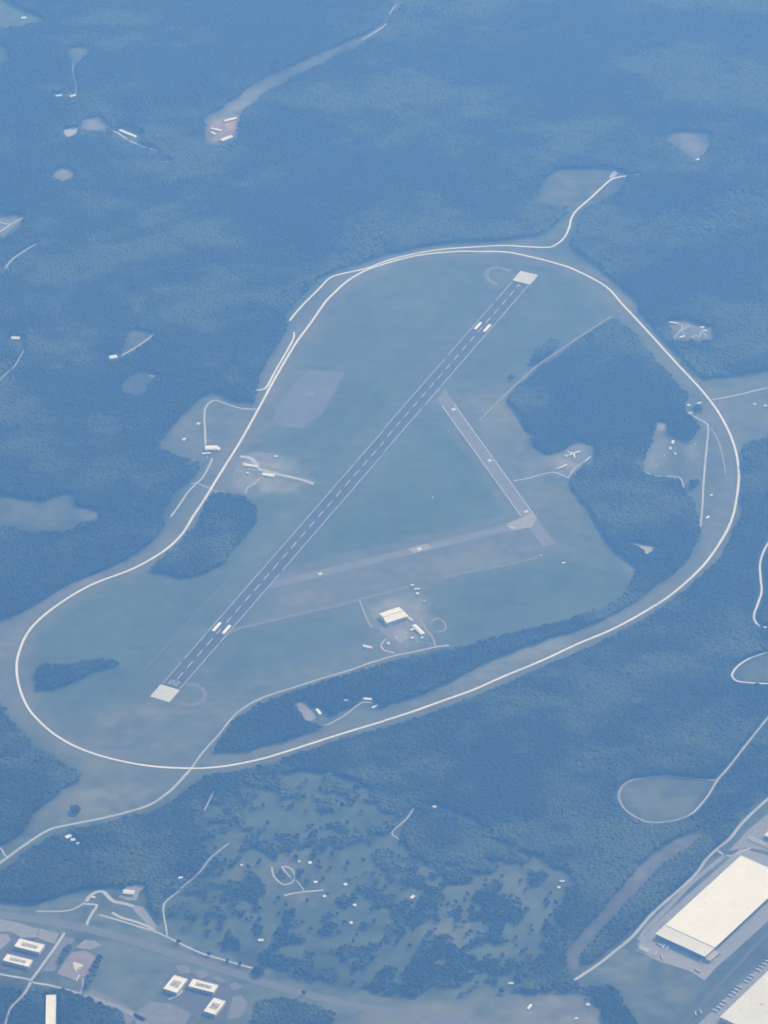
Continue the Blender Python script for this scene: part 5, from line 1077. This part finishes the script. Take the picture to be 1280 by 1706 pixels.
def forest_nodes():
    ng = bpy.data.node_groups.new('tree_scatter', 'GeometryNodeTree')
    ng.interface.new_socket('Geometry', in_out='INPUT', socket_type='NodeSocketGeometry'); ng.interface.new_socket('Geometry', in_out='OUTPUT', socket_type='NodeSocketGeometry')
    N, K = ng.nodes.new, ng.links.new
    gi, go = N('NodeGroupInput'), N('NodeGroupOutput')
    g2i = N('GeometryNodeGeometryToInstance')
    for k in range(4):
        ico = N('GeometryNodeMeshIcoSphere'); ico.inputs['Radius'].default_value = 1.0; ico.inputs['Subdivisions'].default_value = 3
        pos = N('GeometryNodeInputPosition'); nz = N('ShaderNodeTexNoise'); nz.noise_dimensions = '4D'; nz.inputs['Scale'].default_value = 1.9; nz.inputs['W'].default_value = 3.1 * k; nz.inputs['Detail'].default_value = 3
        K(pos.outputs[0], nz.inputs['Vector'])
        mp = N('ShaderNodeMapRange'); mp.inputs['From Min'].default_value = .3; mp.inputs['From Max'].default_value = .7; mp.inputs['To Min'].default_value = .66; mp.inputs['To Max'].default_value = 1.16
        K(nz.outputs[0], mp.inputs[0])
        vm = N('ShaderNodeVectorMath'); vm.operation = 'SCALE'; K(pos.outputs[0], vm.inputs[0]); K(mp.outputs[0], vm.inputs['Scale'])
        sp = N('GeometryNodeSetPosition'); K(ico.outputs[0], sp.inputs[0]); K(vm.outputs[0], sp.inputs['Position'])
        tr = N('GeometryNodeTransform'); K(sp.outputs[0], tr.inputs['Geometry']); tr.inputs['Translation'].default_value = (0, 0, 9.5 + k % 2); tr.inputs['Scale'].default_value = (6.6 + .6 * (k % 2), 6.4, 4.2 + .6 * (k // 2))
        ss = N('GeometryNodeSetShadeSmooth'); K(tr.outputs[0], ss.inputs[0])
        sm = N('GeometryNodeSetMaterial'); K(ss.outputs[0], sm.inputs[0]); sm.inputs['Material'].default_value = LEAF
        cy = N('GeometryNodeMeshCone'); cy.inputs['Vertices'].default_value = 6; cy.inputs['Radius Top'].default_value = .2; cy.inputs['Radius Bottom'].default_value = .45; cy.inputs['Depth'].default_value = 7
        sm2 = N('GeometryNodeSetMaterial'); K(cy.outputs[0], sm2.inputs[0]); sm2.inputs['Material'].default_value = BARK
        jn = N('GeometryNodeJoinGeometry'); K(sm.outputs[0], jn.inputs[0]); K(sm2.outputs[0], jn.inputs[0])
        K(jn.outputs[0], g2i.inputs[0])
    ip = N('GeometryNodeInstanceOnPoints'); ip.inputs['Pick Instance'].default_value = True
    K(gi.outputs[0], ip.inputs['Points']); K(g2i.outputs[0], ip.inputs['Instance'])
    rv = N('FunctionNodeRandomValue'); rv.data_type = 'FLOAT'; rv.inputs[3].default_value = 6.283
    cx = N('ShaderNodeCombineXYZ'); K(rv.outputs[1], cx.inputs[2]); K(cx.outputs[0], ip.inputs['Rotation'])
    na = N('GeometryNodeInputNamedAttribute'); na.data_type = 'FLOAT'; na.inputs[0].default_value = 'sc'; K(na.outputs[0], ip.inputs['Scale'])
    K(ip.outputs[0], go.inputs[0])
    return ng
NG = forest_nodes()
def forest(name, label, sel, cat='forest', zoff=0.0):
    if not sel.any(): return
    n = int(sel.sum()); me = bpy.data.meshes.new(name); me.vertices.add(n)
    me.vertices.foreach_set('co', np.stack([TX[sel], TY[sel], np.zeros(n)], 1).astype(np.float32).ravel())
    a = me.attributes.new('sc', 'FLOAT', 'POINT'); a.data.foreach_set('value', sc[sel].astype(np.float32))
    a = me.attributes.new('tint', 'FLOAT', 'POINT'); a.data.foreach_set('value', tint[sel].astype(np.float32))
    me.update(); me.materials.append(LEAF)
    o = bpy.data.objects.new(name, me); COL.objects.link(o)
    md = o.modifiers.new('scatter', 'NODES'); md.node_group = NG
    return tag(o, label, cat, kind='stuff')
forest('forest', 'dense dark forest surrounding the airfield on all sides', region == 0)
forest('woodland', 'dark wood inside the bend of the track behind the parked aircraft', region == 1)
forest('tree_belt', 'long belt of trees between airfield grass and oval track', region == 2)
forest('woodland', 'small dark wood between track and main runway', region == 3)
forest('thicket', 'low dark thicket in the grass within the near track bend', region == 4)
forest('thicket', 'small dark grove beside the diagonal path', region == 5)
forest('woodland', 'dark wood at the top of the parkland', region == 6)
forest('grove', 'scattered dark groves all over the parkland', region == 7)
forest('thicket', 'little round thickets at the compounds', region == 8)
forest('woodland', 'dark woods between the industrial estate, highway and depot', region == 9)
print('trees', int((region >= 0).sum()))

# single trees standing free in the parkland and along the highway
free = np.where(parkopen & (region == -1) & (dens < .53))[0]; rng.shuffle(free); got = []
road_pts = np.concatenate([p for p, _, _ in ROADS])
for i in free:
    x, y = TX[i], TY[i]
    if len(got) >= 110: break
    if any((x - a) ** 2 + (y - b) ** 2 < 26 ** 2 for a, b in got): continue
    if np.min(np.hypot(road_pts[:, 0] - x, road_pts[:, 1] - y)) < 14 or any((x - a) ** 2 + (y - b) ** 2 < (r_ + 4) ** 2 for a, b, r_ in KEEP): continue
    got.append((x, y)); hgt = random.uniform(11, 18)
    tree('single rounded green tree standing free on the parkland grass', x, y, hgt, hgt * random.uniform(.42, .58), 'single trees on the parkland grass', len(got))
for i, (px, py) in enumerate([(296, 1572), (347, 1592), (378, 1604), (399, 1609), (427, 1619), (505, 1657), (1060, 1540)][:6]):
    x, y, _ = G(px, py); tree(ORD[i] + ' dark tree down the pale road along the highway edge', x, y, 15, 7.5, 'trees by the road along the highway', i)

# ------------------------------------------------------------------ haze
hz = MB().box(0, (FY0 + FY1) / 2, -1.5, FX1 - FX0 + 400, FY1 - FY0 + 400, H + 60 + 1.5).build('haze', None)
hm = bpy.data.materials.new('haze'); hm.use_nodes = True; hn = hm.node_tree; hn.nodes.clear()
out = hn.nodes.new('ShaderNodeOutputMaterial'); pv = hn.nodes.new('ShaderNodeVolumePrincipled')
pv.inputs['Color'].default_value = (*HAZE_COLOR, 1); pv.inputs['Density'].default_value = HAZE_DENSITY; pv.inputs['Anisotropy'].default_value = 0.5
pv.inputs['Absorption Color'].default_value = (1, 1, 1, 1); pv.inputs['Density Attribute'].default_value = ''
hn.links.new(pv.outputs[0], out.inputs['Volume'])
try: hm.cycles.homogeneous_volume = True
except Exception: pass
hz.data.materials.append(hm); tag(hz, 'thin blue haze filling the air over the whole landscape', kind='stuff')
hz.display_type = 'BOUNDS'
